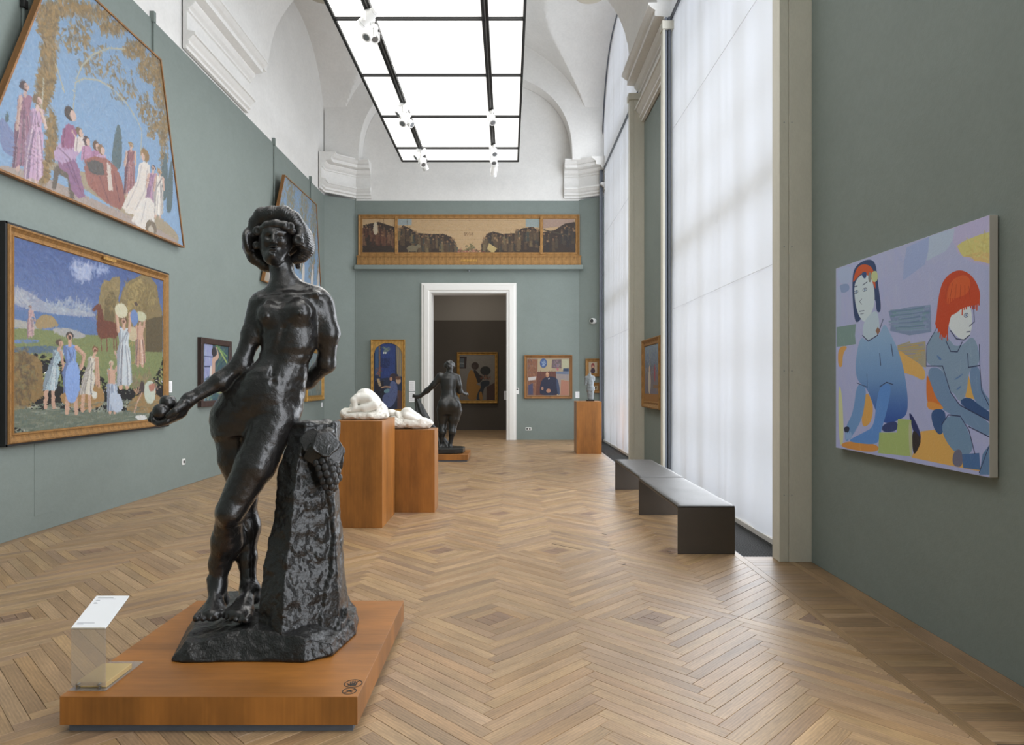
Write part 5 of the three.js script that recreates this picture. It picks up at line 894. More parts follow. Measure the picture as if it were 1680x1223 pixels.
function arbourPaint(place, near) {
  return paint(1024, 610, place, (B) => {
    B.grad('#7c97b4', '#8aa5c2'); B.daub(900, 0, 0, 1, 1, ['#7795ba', '#86a2c2', '#7d95b0', '#8fa7c0'], 26, 5, 0.1, 1.2, 0.25);
    if (near) { // measured on the photograph's own pixels
      B.blob('#7d87a8', [[-8, 185], [10, 205], [30, 235], [60, 250], [0, 262]]); B.blob('#a2957f', [[-10, 240], [40, 255], [120, 300], [200, 350], [292, 404], [292, 380], [200, 310], [120, 275]]);
      B.blob('#a69890', [[-10, 265], [60, 285], [160, 330], [292, 392], [296, 410], [-20, 300]]);
      const dark = ['#7a6a50', '#8a7450', '#6c5c46', '#94794f', '#a2855a'];
      for (const [x, y, rx, ry, n] of [[68, 90, 12, 80, 520], [62, 30, 16, 28, 260], [95, 12, 34, 14, 260], [60, 150, 9, 40, 200], [78, 225, 8, 45, 240], [70, 285, 8, 16, 90], [140, 20, 24, 14, 150], [170, 45, 22, 12, 150], [205, 80, 18, 14, 190], [232, 110, 18, 24, 330], [250, 140, 10, 34, 260], [258, 190, 8, 50, 240], [240, 200, 8, 26, 120], [262, 260, 5, 60, 160], [110, 60, 26, 26, 110], [150, 100, 34, 24, 90], [190, 140, 22, 30, 70], [225, 175, 10, 24, 70]]) { B.tuft(n, x, y, rx, ry, dark, 12, 7, 0.8); B.tuft(n * 0.5, x, y, rx * 1.25, ry * 1.1, dark, 8, 4, 0.6); }
      for (const pts of [[[112, 178], [113, 135], [128, 128], [150, 131], [175, 146], [198, 170], [215, 195], [224, 215], [224, 262]], [[113, 135], [122, 108], [140, 88], [165, 78], [190, 80]], [[60, 260], [62, 130]], [[96, 150], [80, 105]]]) B.line('#a9a796', 5, pts);
      for (const [x, y0, y1, wd] of [[186, 193, 280, 8], [264, 240, 330, 6], [274, 250, 350, 5], [6, 178, 200, 3]]) B.blob('#5f6d70', [[x, y0], [x + wd, (y0 + y1) / 2], [x + wd, y1], [x - wd, y1], [x - wd, (y0 + y1) / 2]]);
      B.person(33, 276, 145, 0, '#9a7585', '#c0a59c', '#55484a', { face: 1, arms: [[-0.6, -0.07, 0.45]] }); B.person(52, 296, 142, 0.02, '#c4a5bc', '#cdb3a8', '#7a6652', { face: 1, arms: [[0.6, 0.12, 0.62]] });
      // seated women round a draped table
      const shade = (pts, col) => { B.c.globalAlpha = 0.35; B.line(col || '#4a3a48', 5, pts); B.c.globalAlpha = 1; };
      B.blob('#6b6259', [[86, 276], [93, 268], [116, 280], [121, 326], [114, 326], [108, 292], [94, 286], [90, 312], [84, 308]], false);
      B.blob('#8f6c88', [[90, 258], [104, 254], [120, 262], [127, 280], [138, 322], [128, 326], [116, 312], [108, 284], [94, 276]], false); B.blob('#b39ab4', [[84, 250], [92, 236], [108, 234], [122, 236], [127, 250], [118, 262], [100, 268], [86, 262]], false); B.blob('#94647f', [[97, 212], [104, 203], [112, 205], [119, 214], [121, 238], [110, 244], [96, 242], [94, 226]], false); B.oval('#4f4845', 107, 186, 9, 11); B.oval('#c9aca0', 112, 190, 5, 9); B.line('#c9aca0', 6, [[112, 214], [122, 232], [130, 238]]); shade([[100, 210], [98, 240]]); shade([[104, 262], [122, 300]]); shade([[92, 242], [112, 262]]); shade([[110, 262], [130, 312]]);
      for (const [x, y, col, dress] of [[124, 216, '#7d6a58', '#cfc3bd'], [136, 231, '#56484a', '#b28aa4'], [152, 239, '#6a5548', '#a87c98'], [160, 245, '#846a55', '#b99ab0']]) { B.blob(dress, [[x - 7, y + 9], [x + 2, y + 6], [x + 9, y + 12], [x + 11, y + 34], [x - 8, y + 32]], false); B.oval(col, x, y, 6, 8); B.oval('#c9aa9c', x + 2.5, y + 2, 3.5, 6); shade([[x - 3, y + 10], [x - 4, y + 30]]); }
      B.blob('#96665e', [[134, 262], [150, 256], [170, 260], [186, 274], [196, 296], [203, 330], [196, 344], [178, 336], [160, 322], [142, 304], [136, 284]], false); B.blob('#5e5a58', [[138, 266], [150, 262], [164, 268], [168, 288], [152, 286], [142, 280]], false); B.blob('#c9bdb4', [[170, 266], [176, 268], [182, 312], [175, 312]], false); shade([[160, 290], [176, 330]]); shade([[182, 282], [194, 332]]); shade([[150, 290], [160, 318]], '#c08a80');
      B.person(208, 318, 86, 0, '#97696c', '#c5a797', '#94805f', {});
      B.blob('#d6cdc4', [[222, 270], [230, 264], [239, 270], [242, 300], [248, 322], [236, 330], [226, 352], [206, 350], [198, 340], [208, 316], [220, 296]], false); B.oval('#8e7351', 231, 254, 7, 10); B.oval('#c8aa9c', 228, 257, 3, 6); shade([[226, 272], [222, 300], [206, 340]], '#8d8690'); shade([[236, 276], [234, 312], [220, 344]], '#8d8690');
      B.person(244, 350, 80, 0.02, '#b48fa8', '#c8aa9c', '#4a4347', {}); B.person(256, 354, 78, 0, '#d9d2c8', '#c8aa9c', '#a1855e', {}); B.blob('#d9d2ca', [[228, 330], [240, 322], [250, 334], [252, 372], [240, 392], [228, 372], [214, 362]], false); B.oval('#7d7264', 247, 376, 9, 15); B.oval('#b8ae9f', 247, 378, 4.5, 8); shade([[236, 332], [230, 366]], '#8d8690');
    } else {
      for (const x of [0.1, 0.32, 0.55, 0.75, 0.92]) B.daub(420, x - 0.05, 0, x + 0.07, 0.78, ['#8a8068', '#7c8378', '#9a8a6a', '#6f7a72', '#857456'], 22, 8, 1.5, 0.5, 0.8);
      B.daub(1300, 0, 0, 1, 0.5, ['#8b8570', '#7e8a84', '#9c8f74', '#8a7a58'], 18, 7, 0.8, 1.2, 0.7);
      B.c.fillStyle = '#a39a8c'; B.c.fillRect(0, 530, 1024, 80); for (const x of [90, 250, 430, 620, 800, 930]) { B.c.fillStyle = ['#c9c0b8', '#8f8c86', '#d4ccc4'][x % 3]; B.c.beginPath(); B.c.ellipse(x, 500, 26, 95, 0, 0, 7); B.c.fill(); B.c.fillStyle = '#b89c88'; B.c.beginPath(); B.c.ellipse(x, 392, 15, 18, 0, 0, 7); B.c.fill(); }
    }
    B.daub(500, 0, 0, 1, 1, ['#a8a89c', '#8d97a0', '#b2aaa0'], 12, 2, 1.5, 0.3, 0.12);
  });
}
arbour('tall-sided blue canvas of robed women under a leafy arbour, above the bathing scene', 5.86, 9.61, arbourPaint(onLeft(4.58, 5.86, 9.61, 3.39, 5.62), true));
arbour('tall-sided blue canvas of trees and small figures, behind the head of the large bronze', 12.75, 16.7, arbourPaint(onLeft(4.58, 12.75, 16.7, 3.39, 5.62), false));

// --- the bathing scene
{
  const place = onLeft(4.6, 6.36, 9.11, 1.0, 2.84, 2.912, 0, 320);
  const tex = paint(1024, 690, place, (B) => {
    B.grad('#4a5c8c', '#7f8fb4', 0, 380); B.daub(700, 0, 0, 1, 0.5, ['#4c6098', '#5d71a4', '#6a7ca8', '#465a8a'], 40, 9, 0.3, 0.5, 0.35);
    B.tuft(120, 390, 360, 50, 40, ['#aab2cc', '#9aa6c6', '#b9bed0'], 26, 12, 0.5); B.tuft(60, 480, 350, 40, 20, ['#9fabca'], 24, 10, 0.4);
    B.blob('#9a9fae', [[50, 430], [120, 450], [230, 520], [300, 540], [460, 560], [460, 590], [50, 545]]); B.tuft(160, 330, 535, 110, 30, ['#b6bcc4', '#8f9aae', '#a3a9b0'], 22, 8, 0.6); B.tuft(80, 110, 490, 60, 30, ['#b0b2b8', '#8e93a6'], 26, 7, 0.6);
    B.blob('#5d76a0', [[50, 540], [250, 570], [470, 590], [470, 680], [300, 640], [50, 590]]); B.daub(160, 0, 0.42, 0.55, 0.52, ['#55709e', '#6f88ae', '#4f6690'], 40, 5, 0.15, 0.15, 0.5);
    B.blob('#7d8658', [[50, 630], [200, 640], [470, 680], [780, 640], [780, 860], [600, 960], [400, 800], [50, 740]]); B.blob('#a7a6a4', [[230, 640], [330, 630], [440, 680], [330, 690]]); B.blob('#a9a7a0', [[50, 590], [120, 600], [250, 640], [50, 640]]);
    B.blob('#6d83aa', [[50, 690], [200, 690], [190, 710], [50, 712]]); B.blob('#566a80', [[50, 725], [300, 720], [300, 760], [50, 755]]);
    B.daub(500, 0, 0.5, 1, 0.78, ['#75804e', '#8a9058', '#66744a', '#9a985f'], 22, 6, 0.1, 0.5, 0.4);
    // rocks
    B.blob('#8b7a55', [[462, 590], [476, 500], [488, 430], [505, 405], [528, 412], [540, 392], [577, 388], [578, 440], [568, 500], [592, 560], [560, 640], [500, 640]], false); B.blob('#84734f', [[540, 600], [572, 520], [590, 450], [622, 408], [660, 392], [690, 374], [722, 390], [752, 430], [762, 500], [778, 560], [780, 750], [690, 750], [620, 660]], false); B.blob('#5d5138', [[700, 600], [740, 585], [780, 580], [780, 752], [700, 750]], false); B.blob('#6b5d3e', [[505, 500], [540, 440], [560, 500], [545, 620], [500, 630]], false); B.blob('#9d8a5c', [[620, 430], [680, 395], [700, 440], [660, 520], [610, 560]], false); B.tuft(200, 670, 480, 80, 80, ['#9a8757', '#75663f', '#a7925f', '#6a5b3a'], 26, 9, 0.55); B.tuft(80, 530, 480, 40, 70, ['#a08d60', '#7b6a45'], 24, 8, 0.5);
    B.blob('#8a6f45', [[50, 765], [120, 748], [175, 770], [205, 800], [215, 960], [130, 1010], [50, 1120]], false); B.tuft(220, 110, 880, 60, 140, ['#6d5a3a', '#93784a', '#57493a', '#7b7550'], 26, 9, 0.6); B.blob('#a37f4f', [[290, 930], [500, 900], [505, 1030], [300, 1020]]); B.blob('#9a7c50', [[600, 1010], [680, 940], [780, 960], [780, 1040], [620, 1050]]); B.tuft(120, 690, 900, 60, 60, ['#8f7468', '#7b6a5c', '#9a7c50', '#b08c70'], 24, 8, 0.6);
    B.blob('#6d7566', [[40, 1010], [300, 1040], [780, 1040], [800, 1140], [40, 1150]]); B.daub(420, 0, 0.86, 1, 1, ['#7c8672', '#5f6a62', '#8e9484', '#59665a', '#a2a494'], 46, 5, 0.02, 0.15, 0.5);
    // horses
    B.blob('#6d3d2c', [[466, 620], [478, 596], [520, 600], [560, 612], [572, 650], [560, 690], [520, 682], [482, 690], [468, 660]]); B.blob('#6a3a2b', [[468, 545], [484, 522], [496, 560], [500, 610], [480, 640], [464, 620], [470, 580]], false); B.blob('#6d3f30', [[443, 548], [462, 526], [478, 518], [486, 532], [470, 548], [452, 558]], false); for (const x of [485, 512, 545, 558]) B.line('#7a4a38', 7, [[x, 670], [x + 4, 745]]); B.blob('#a08a64', [[170, 610], [200, 570], [255, 575], [275, 605], [290, 628], [210, 640], [180, 640]]); B.oval('#c3b394', 640, 665, 30, 35);
    // a wheel of the cart
    B.c.strokeStyle = '#a8915c'; B.c.lineWidth = 5; { const p = B.P(636, 755), q = B.P(656, 755), r = B.P(636, 805); B.c.beginPath(); B.c.ellipse(p[0], p[1], Math.abs(q[0] - p[0]), Math.abs(r[1] - p[1]), 0, 0, 7); B.c.stroke(); } B.line('#a8915c', 3, [[618, 755], [655, 755]]); B.line('#a8915c', 3, [[636, 706], [636, 802]]);
    // people washing and carrying
    B.person(150, 680, 155, 0, '#c2a09e', '#c6a498', '#4c3d3a', { arms: [[1, 0.14, 0.5]] });
    B.person(240, 1015, 330, 0.16, '#a9bfc8', '#c49e88', '#5d4a3d', { legs: true, face: 1, arms: [[0.5, 0.22, 0.45]] }); B.person(345, 1040, 390, -0.02, '#7f9ad0', '#cba58e', '#3d3433', { legs: true, arms: [[1, 0.16, 0.7, 0.12, 0.55]] }); B.blob('#8aa6da', [[318, 800], [385, 790], [385, 960], [345, 1010], [312, 960]]);
    B.person(415, 1030, 310, 0.14, '#d2cbbb', '#c9a48c', '#7a4f36', { legs: true, arms: [[0.5, 0.16, 0.4], [0.8, 0.2, 0.36]] }); B.oval('#d8d6cc', 455, 958, 12, 18);
    B.person(540, 1040, 250, -0.02, '#a9b8cc', '#c9a48e', '#c6b9a0', { bare: true, arms: [[1, 0.14, 0.95, 0.05, 1.15]] }); B.blob('#b9c4d4', [[518, 950], [575, 940], [600, 1030], [545, 1050]]);
    B.person(595, 918, 340, 0, '#c5cdd2', '#cca78f', '#6a4c3a', { arms: [[-1, -0.10, 1.02], [1, 0.09, 1.02]] }); B.oval('#cdc7ab', 583, 552, 30, 36); B.person(672, 815, 230, 0.0, '#bd947c', '#c6a08a', '#5a4436', { bare: true, arms: [[1, 0.1, 1.0], [-1, -0.08, 1.0]] }); B.oval('#c0bfa0', 676, 580, 26, 24); B.blob('#6f86b4', [[620, 560], [650, 540], [670, 600], [640, 640]]); B.oval('#55453c', 653, 520, 8, 10);
    B.blob('#c4cbbc', [[690, 900], [735, 880], [750, 960], [730, 1005], [695, 990]]); B.line('#c8a38c', 9, [[690, 930], [660, 990], [645, 1040]]); B.oval('#4a3d3c', 683, 918, 11, 28); B.blob('#b07a68', [[712, 905], [745, 900], [740, 940], [716, 940]]); B.blob('#d9d9d6', [[640, 1060], [690, 1050], [712, 1072], [670, 1082]]);
    B.daub(300, 0, 0, 1, 1, ['#ffffff', '#b8b09a', '#404a50'], 10, 2, 0.6, 1.2, 0.10);
  });
  const t = picture('large gilt-framed painting of washerwomen and horses at a stream, on the left wall', [XL, 1.92, -7.735], Math.PI / 2, 2.95, 2.03, 0.10, 0.075, M.goldDark, tex);
  mesh('dark_box_edge', merged([box(0.03, 2.07, 0.055, -1.49, 0, 0.03), box(0.03, 2.07, 0.055, 1.49, 0, 0.03), box(3.0, 0.02, 0.055, 0, 1.025, 0.03), box(3.0, 0.02, 0.055, 0, -1.025, 0.03)]), M.black, t);
  mesh('name_plate', box(0.25, 0.035, 0.006, 0.1, 0.97, 0.079, 0.002), M.gold, t);
}
// --- nude at a window, dark frame
{
  const tex = paint(300, 270, onLeft(4.6, 10.29, 11.26, 1.2, 2.07, 8.74, 320, 540), (B) => {
    B.fill('#3c5560'); B.blob('#9a9fc6', [[145, 190], [265, 215], [262, 640], [145, 720]], false); B.daub(120, 0, 0, 0.3, 1, ['#8f95bf', '#a9b2cf', '#b8c6c8', '#8288b0'], 24, 8, 1.4, 0.3, 0.5); B.line('#565b80', 5, [[148, 390], [255, 400]]); B.line('#3f4668', 7, [[148, 538], [232, 538]]);
    B.daub(240, 0.5, 0, 1, 0.9, ['#2f4a5c', '#3d6064', '#54785e', '#86a060', '#28404e'], 28, 8, -0.9, 0.5, 0.6); B.line('#9cae66', 12, [[330, 240], [470, 480]]); B.line('#6f945c', 10, [[300, 215], [475, 400]]);
    B.blob('#c9a592', [[255, 400], [330, 385], [330, 300], [300, 250], [330, 260], [360, 390], [345, 440], [300, 470], [305, 560], [290, 700], [240, 700], [262, 560]]); B.oval('#2f2a30', 285, 330, 34, 68); B.blob('#d9d3cf', [[232, 500], [262, 560], [240, 720], [215, 720]]);
    B.daub(120, 0, 0.75, 1, 1, ['#34586a', '#5b8a76', '#b9a86a', '#7ba0a0'], 24, 8, 0.2, 0.6, 0.5);
  });
  picture('dark-framed painting of a nude beside a window, left wall behind the bronze arm', [XL, 1.635, -10.775], Math.PI / 2, 1.13, 1.05, 0.09, 0.06, M.darkWood, tex, 'flat');
}
{
  const tex = paint(200, 180, (u, v) => [u, v], (B) => { B.grad('#7f8f98', '#6d7a78'); B.daub(260, 0, 0, 1, 1, ['#6f7d78', '#8a948e', '#5c6c68', '#9a9a88', '#a2a89c'], 22, 6, 1.5, 0.3, 0.6); B.daub(60, 0.5, 0.3, 0.9, 0.9, ['#a89878', '#8a7a64'], 26, 5, 1.5, 0.2, 0.6); });
  picture('gilt-framed grey-green painting seen behind the waist of the large bronze', [XL, 1.68, -16.25], Math.PI / 2, 1.42, 1.26, 0.13, 0.08, M.gold, tex);
}
// --- the long three-part mural over the doorway
{
  const d = ZFAR - 0.06, X = (px) => (px - CX) * d / F, Y = (py) => EYE + (CY - py) * d / F;
  const x0 = X(587.5), x1 = X(951), y1 = Y(352), y0 = Y(420.5), t = thing('long_mural', 'long gilt-framed three-part painting of crowds, above the doorway', 'painting', [(x0 + x1) / 2, (y0 + y1) / 2, -ZFAR]), w = x1 - x0, h = y1 - y0;
  const tex = paint(1680, 320, onFar(d, X(594), X(944.5), Y(419), Y(358.5), 3.818, 560, 330), (B) => {
    B.fill('#c0a178'); B.daub(700, 0, 0, 1, 0.6, ['#c4a67e', '#b99a72', '#cbb08a', '#c2a482'], 50, 8, 0, 0.1, 0.3);
    B.c.globalAlpha = 0.8; B.blob('#8ea3ac', [[345, 110], [440, 110], [440, 150], [345, 150]], false); B.blob('#8ca0a6', [[1155, 110], [1240, 110], [1240, 165], [1155, 160]], false); B.blob('#a28a80', [[1262, 110], [1460, 110], [1460, 150], [1262, 170]], false); B.c.globalAlpha = 1;
    for (let i = 0; i < 5; i++) for (let x = 500; x < 1100; x += rr(8, 18)) B.line('rgba(120,96,70,0.55)', 1.6, [[x, 122 + i * 13], [x + rr(3, 10), 122 + i * 13]]);
    for (const y of [120, 183, 238, 268]) B.line('rgba(130,104,76,0.7)', 1.5, [[500, y], [1140, y]]);
    B.c.fillStyle = 'rgba(120,92,66,0.9)'; B.c.font = 'bold 34px serif'; B.c.textAlign = 'center'; { const p = B.P(797, 213); B.c.fillText('1918', p[0], p[1]); }
    const crowd = (pts, n0, cols) => { const n = n0 * 2; B.blob('#3a2d24', pts, false); const lo = Math.min(...pts.map((p) => p[0])), hi = Math.max(...pts.map((p) => p[0])); for (let i = 0; i < n; i++) { const x = rr(lo, hi), top = pts.reduce((m, p) => (Math.abs(p[0] - x) < 45 ? Math.min(m, p[1]) : m), 340), y = Math.max(top, 150) + rr(4, 70), k = rr(45, 75); B.c.globalAlpha = 0.8; B.blob(cols[Math.floor(rnd() * cols.length)], [[x - k * 0.14, y + k * 0.2], [x, y + k * 0.1], [x + k * 0.15, y + k * 0.22], [x + k * 0.12, y + k * 0.6], [x + k * 0.16, y + k * 1.0], [x - k * 0.14, y + k * 1.0], [x - k * 0.1, y + k * 0.6]], false); B.oval(['#8a6a4c', '#a07f5c', '#6a4f3a'][i % 3], x, y, k * 0.085, k * 0.10); B.c.globalAlpha = 1; } };
    const cols = ['#4a3a2c', '#5d4a36', '#6d5a40', '#33302c', '#3b4240', '#7a6a4a', '#54402e'];
    crowd([[355, 180], [385, 150], [430, 170], [480, 200], [560, 205], [640, 205], [690, 225], [712, 270], [720, 340], [355, 340]], 46, cols); crowd([[885, 260], [910, 205], [950, 190], [1010, 205], [1090, 200], [1130, 170], [1200, 160], [1240, 190], [1240, 340], [880, 340]], 46, cols);
    crowd([[135, 150], [180, 140], [230, 130], [330, 160], [338, 340], [130, 340]], 26, ['#4a2f26', '#5e3a2c', '#3a2a24', '#6d4a36', '#7a5a44']); crowd([[1262, 195], [1340, 180], [1400, 140], [1465, 130], [1465, 340], [1262, 340]], 14, ['#3d332b', '#4a4034', '#57452f', '#2f2c2a']);
    B.oval('#7d725a', 445, 296, 36, 20); B.oval('#7d725a', 482, 282, 14, 12); B.line('#7d725a', 8, [[420, 305], [420, 332]]); B.line('#7d725a', 8, [[468, 305], [470, 332]]);
    B.blob('#c0a972', [[925, 262], [975, 295], [952, 330], [912, 300]], false); B.tuft(150, 800, 318, 90, 18, ['#5b5a36', '#8a3a3c', '#a04a50', '#4a4a30', '#b06a60'], 14, 5, 0.8); B.tuft(60, 805, 285, 28, 22, ['#4a5034', '#6a6440'], 12, 5, 0.8); B.blob('#c4b49a', [[200, 130], [225, 130], [228, 210], [198, 210]]);
    B.line('#5a4636', 3, [[240, 110], [240, 160]]); B.line('#5a4636', 3, [[265, 110], [265, 165]]); B.line('#5a4636', 3, [[412, 110], [412, 170]]); B.line('#4a4034', 10, [[1270, 180], [1420, 215]]);
  });
  frameRails(t, w, h, PROF.gilt(0.105, 0.07), M.goldDark);
  const p = new THREE.PlaneGeometry(X(944.5) - X(594), Y(358.5) - Y(419)); p.translate((X(944.5) + X(594)) / 2 - (x0 + x1) / 2, (Y(358.5) + Y(419)) / 2 - (y0 + y1) / 2, 0.035); mesh('painted_face', p, canvasMat(tex), t);
  mesh('backing_board', box(w - 0.02, h - 0.02, 0.03, 0, 0, 0.015), M.darkWood, t);
  for (const px of [650, 888.5]) mesh('divider', box(0.075, h - 0.1, 0.05, X(px) - (x0 + x1) / 2, 0, 0.04, 0.006), M.goldDark, t);
  const r = mesh('bottom_board', merged([box(w + 0.06, 0.235, 0.08, 0, -h / 2 - 0.115, 0.04, 0.006), box(w + 0.08, 0.03, 0.1, 0, -h / 2 - 0.005, 0.05, 0.006), box(w + 0.08, 0.03, 0.1, 0, -h / 2 - 0.225, 0.05, 0.006)]), M.goldDark, t);
  mesh('name_plate', box(0.42, 0.06, 0.01, 0, -h / 2 - 0.115, 0.084, 0.003), M.gold, r);
  const s = thing('picture_shelf', 'narrow green ledge under the long painting above the doorway', 'ledge', [(x0 + x1) / 2, (y0 + y1) / 2 - h / 2 - 0.24 - 0.056, -ZFAR]);
  mesh('ledge_board', box(w + 0.16, 0.11, 0.16, 0, 0, 0.08, 0.004), M.green, s);
  mesh('ledge_hook', rod([0.0, -0.06, 0.06], [0.0, -0.1, 0.06], 0.02, 10), M.steel, s);
}
// --- pictures round the doorway
{
  const d = ZFAR - 0.04, X = (px) => (px - CX) * d / F, Y = (py) => EYE + (CY - py) * d / F;
  const w = X(664.5) - X(608.5), y1 = Y(557.5), y0 = Y(676), h = y1 - y0;
  const tex = paint(360, 760, onFar(d, X(613), X(660), Y(671), Y(562), 8.155, 590, 540), (B) => {
    B.fill('#26304a'); B.blob('#3c5a80', [[205, 220], [250, 210], [250, 620], [205, 620]], false); B.blob('#8a6a48', [[255, 200], [275, 200], [275, 640], [258, 640]], false); B.blob('#2c3f78', [[285, 200], [480, 200], [475, 640], [285, 660]], false); B.blob('#22305c', [[290, 390], [405, 390], [405, 520], [290, 520]], false);
    B.daub(240, 0.15, 0, 0.75, 0.5, ['#33488a', '#273a70', '#445a98', '#1f2c58'], 24, 7, 1.4, 0.4, 0.5); B.tuft(70, 340, 270, 60, 36, ['#8f9a7a', '#6e8a7c', '#a7a886', '#54705e'], 16, 5, 0.8); B.oval('#dfe0d4', 322, 318, 11, 13); B.oval('#dfe0d4', 348, 318, 11, 13);
    B.blob('#857a6c', [[485, 200], [565, 260], [575, 640], [520, 630], [500, 580]], false); B.line('#b29a5c', 6, [[520, 260], [505, 600]]); B.line('#b8a066', 6, [[545, 280], [548, 620]]); B.tuft(70, 250, 560, 45, 50, ['#9a4a50', '#7d3f4a', '#4d6a46', '#b0605c'], 14, 6, 0.8);
    B.blob('#1f1f2c', [[200, 700], [320, 690], [330, 1100], [200, 1100]], false); B.blob('#5a3e38', [[505, 820], [580, 830], [580, 1100], [505, 1100]], false); B.blob('#c0a57e', [[225, 665], [262, 660], [290, 760], [258, 770]], false);
    B.blob('#5b6690', [[405, 700], [470, 690], [510, 760], [510, 900], [440, 1040], [350, 1060], [300, 960], [310, 880], [400, 840]]); B.blob('#6e93a0', [[320, 815], [400, 790], [400, 850], [330, 860]]); B.oval('#3f3138', 450, 640, 48, 46); B.oval('#b98a6c', 420, 668, 20, 26); B.line('#c49c7c', 16, [[410, 775], [340, 770], [290, 785]]); B.oval('#c9a584', 520, 690, 34, 46); B.oval('#6b4a3a', 515, 655, 36, 24);
    B.daub(240, 0, 0.5, 1, 1, ['#3d4670', '#2b2d40', '#6872a0', '#4a3a3c'], 18, 5, 1.0, 0.9, 0.35);
  });
  const t = picture('tall gilt-framed painting with an arched top, left of the doorway', [(X(664.5) + X(608.5)) / 2, (y0 + y1) / 2, -ZFAR], 0, w, h, 0.075, 0.07, M.gold, tex);
  const iw = w - 0.14, ih = h - 0.14; for (const s of [-1, 1]) { const sh = new THREE.Shape(); sh.moveTo(s * iw / 2, ih / 2); sh.lineTo(s * 0.0, ih / 2); for (let i = 0; i <= 16; i++) { const a = Math.PI / 2 * (1 - i / 16); sh.lineTo(s * Math.cos(a) * (iw / 2 - 0.02), ih / 2 - 0.28 + Math.sin(a) * 0.26); } sh.lineTo(s * iw / 2, ih / 2 - 0.28); mesh('arched_spandrel', metreUV(new THREE.ExtrudeGeometry(sh, { depth: 0.012, bevelEnabled: false }).translate(0, 0, 0.042)), M.gold, t); }
  // portrait of a seated man in a cluttered room
  const tex2 = paint(520, 440, onFar(d, X(863), X(934.5), Y(649), Y(587.5), 12, 850, 575), (B) => {
    B.fill('#a8967c'); B.blob('#8a5c44', [[160, 170], [370, 170], [345, 880], [160, 880]], false); B.daub(200, 0, 0, 0.22, 1, ['#9a6a4c', '#7a4c3c', '#a98060', '#5d4034', '#6a6a78'], 20, 7, 1.4, 0.6, 0.6); B.blob('#cfc8c4', [[175, 530], [345, 510], [325, 580], [185, 590]], false); B.blob('#4b4a66', [[180, 680], [270, 640], [280, 870], [180, 870]], false);
    B.blob('#b3a382', [[375, 175], [660, 175], [670, 400], [375, 410]], false); B.oval('#3d5688', 488, 250, 72, 92); B.tuft(60, 488, 250, 40, 60, ['#c3ccd6', '#a9b6c6', '#6d84a8'], 14, 5, 0.8); B.blob('#6a5a5c', [[665, 180], [850, 175], [850, 350], [650, 345]], false); B.tuft(80, 750, 270, 70, 70, ['#8f6a80', '#7a7a94', '#a07a74', '#6d7a6a'], 16, 6, 0.7); B.blob('#b4b294', [[860, 175], [1000, 175], [1000, 330], [870, 380]], false); B.oval('#b46a70', 775, 370, 24, 28);
    B.blob('#6a3f33', [[360, 420], [740, 410], [760, 880], [330, 880]], false); B.daub(160, 0.25, 0.35, 0.65, 0.95, ['#7a4a38', '#5a3530', '#6d4038', '#48303a'], 24, 7, 1.5, 0.3, 0.5); B.blob('#2c3f5c', [[890, 350], [1000, 350], [1000, 410], [885, 410]], false); B.blob('#6d788f', [[740, 415], [1000, 410], [1000, 470], [740, 470]], false); B.blob('#9a8f8c', [[745, 460], [1000, 470], [1000, 590], [840, 560], [820, 860], [790, 860]], false); B.blob('#b07a64', [[845, 580], [1000, 600], [1000, 880], [830, 880]], false);
    B.blob('#232840', [[430, 640], [470, 560], [560, 510], [650, 510], [760, 540], [800, 640], [830, 880], [420, 880], [410, 780]]); B.blob('#3d4a66', [[740, 520], [790, 600], [830, 870], [770, 870]]); B.oval('#b98a6a', 568, 480, 34, 48); B.oval('#d0a684', 562, 452, 26, 22); B.blob('#d8d4d0', [[570, 560], [620, 530], [600, 575]]); B.oval('#b98468', 590, 790, 44, 40); B.oval('#a9806a', 465, 745, 24, 34);
    B.daub(220, 0, 0, 1, 1, ['#ffffff', '#3a3440', '#c0a080'], 10, 3, 1.0, 1.2, 0.15);
  });
  picture('brown-framed painting of a seated man in dark clothes, right of the doorway', [(X(860) + X(939)) / 2, (Y(583) + Y(654.5)) / 2, -ZFAR], 0, X(939) - X(860), Y(583) - Y(654.5), 0.075, 0.07, M.oakFrame, tex2);
  // the painting in the next room
  const e = 21.35, X2 = (px) => (px - CX) * e / F, Y2 = (py) => EYE + (CY - py) * e / F;
  const tex3 = paint(420, 480, onFar(e, X2(755), X2(810), Y2(656), Y2(584), 11.12, 735, 565), (B) => {
    B.grad('#8c8478', '#786e64'); B.daub(200, 0, 0, 1, 0.6, ['#948a80', '#867e76', '#9a9086'], 30, 9, 0.4, 1, 0.3); B.blob('#3a2620', [[215, 240], [345, 240], [335, 450], [215, 450]], false); B.blob('#5d6264', [[225, 270], [300, 265], [300, 430], [225, 430]], false); B.blob('#8a8d8c', [[225, 345], [300, 350], [300, 372], [225, 362]], false);
    B.blob('#a0702c', [[385, 490], [450, 470], [540, 640], [550, 700], [500, 730], [600, 760], [600, 860], [520, 1010], [350, 1010], [335, 700]]); B.blob('#2c221e', [[450, 470], [510, 480], [560, 560], [640, 600], [600, 680], [540, 720], [510, 620]]); B.oval('#3d2a20', 490, 405, 65, 66); B.oval('#4a382e', 470, 425, 32, 40); B.oval('#2e2c28', 670, 490, 90, 80); B.tuft(60, 670, 610, 90, 40, ['#8a4a2c', '#6a3a28', '#a0603c', '#3a3028'], 14, 6, 0.8); B.blob('#2a3038', [[570, 680], [750, 650], [740, 760], [640, 770], [620, 1010], [500, 1010], [540, 860], [600, 780]]); B.blob('#4a2f24', [[690, 780], [830, 700], [840, 1010], [690, 1010]], false); B.blob('#a3732f', [[560, 860], [610, 850], [630, 1010], [560, 1010]]);
  });
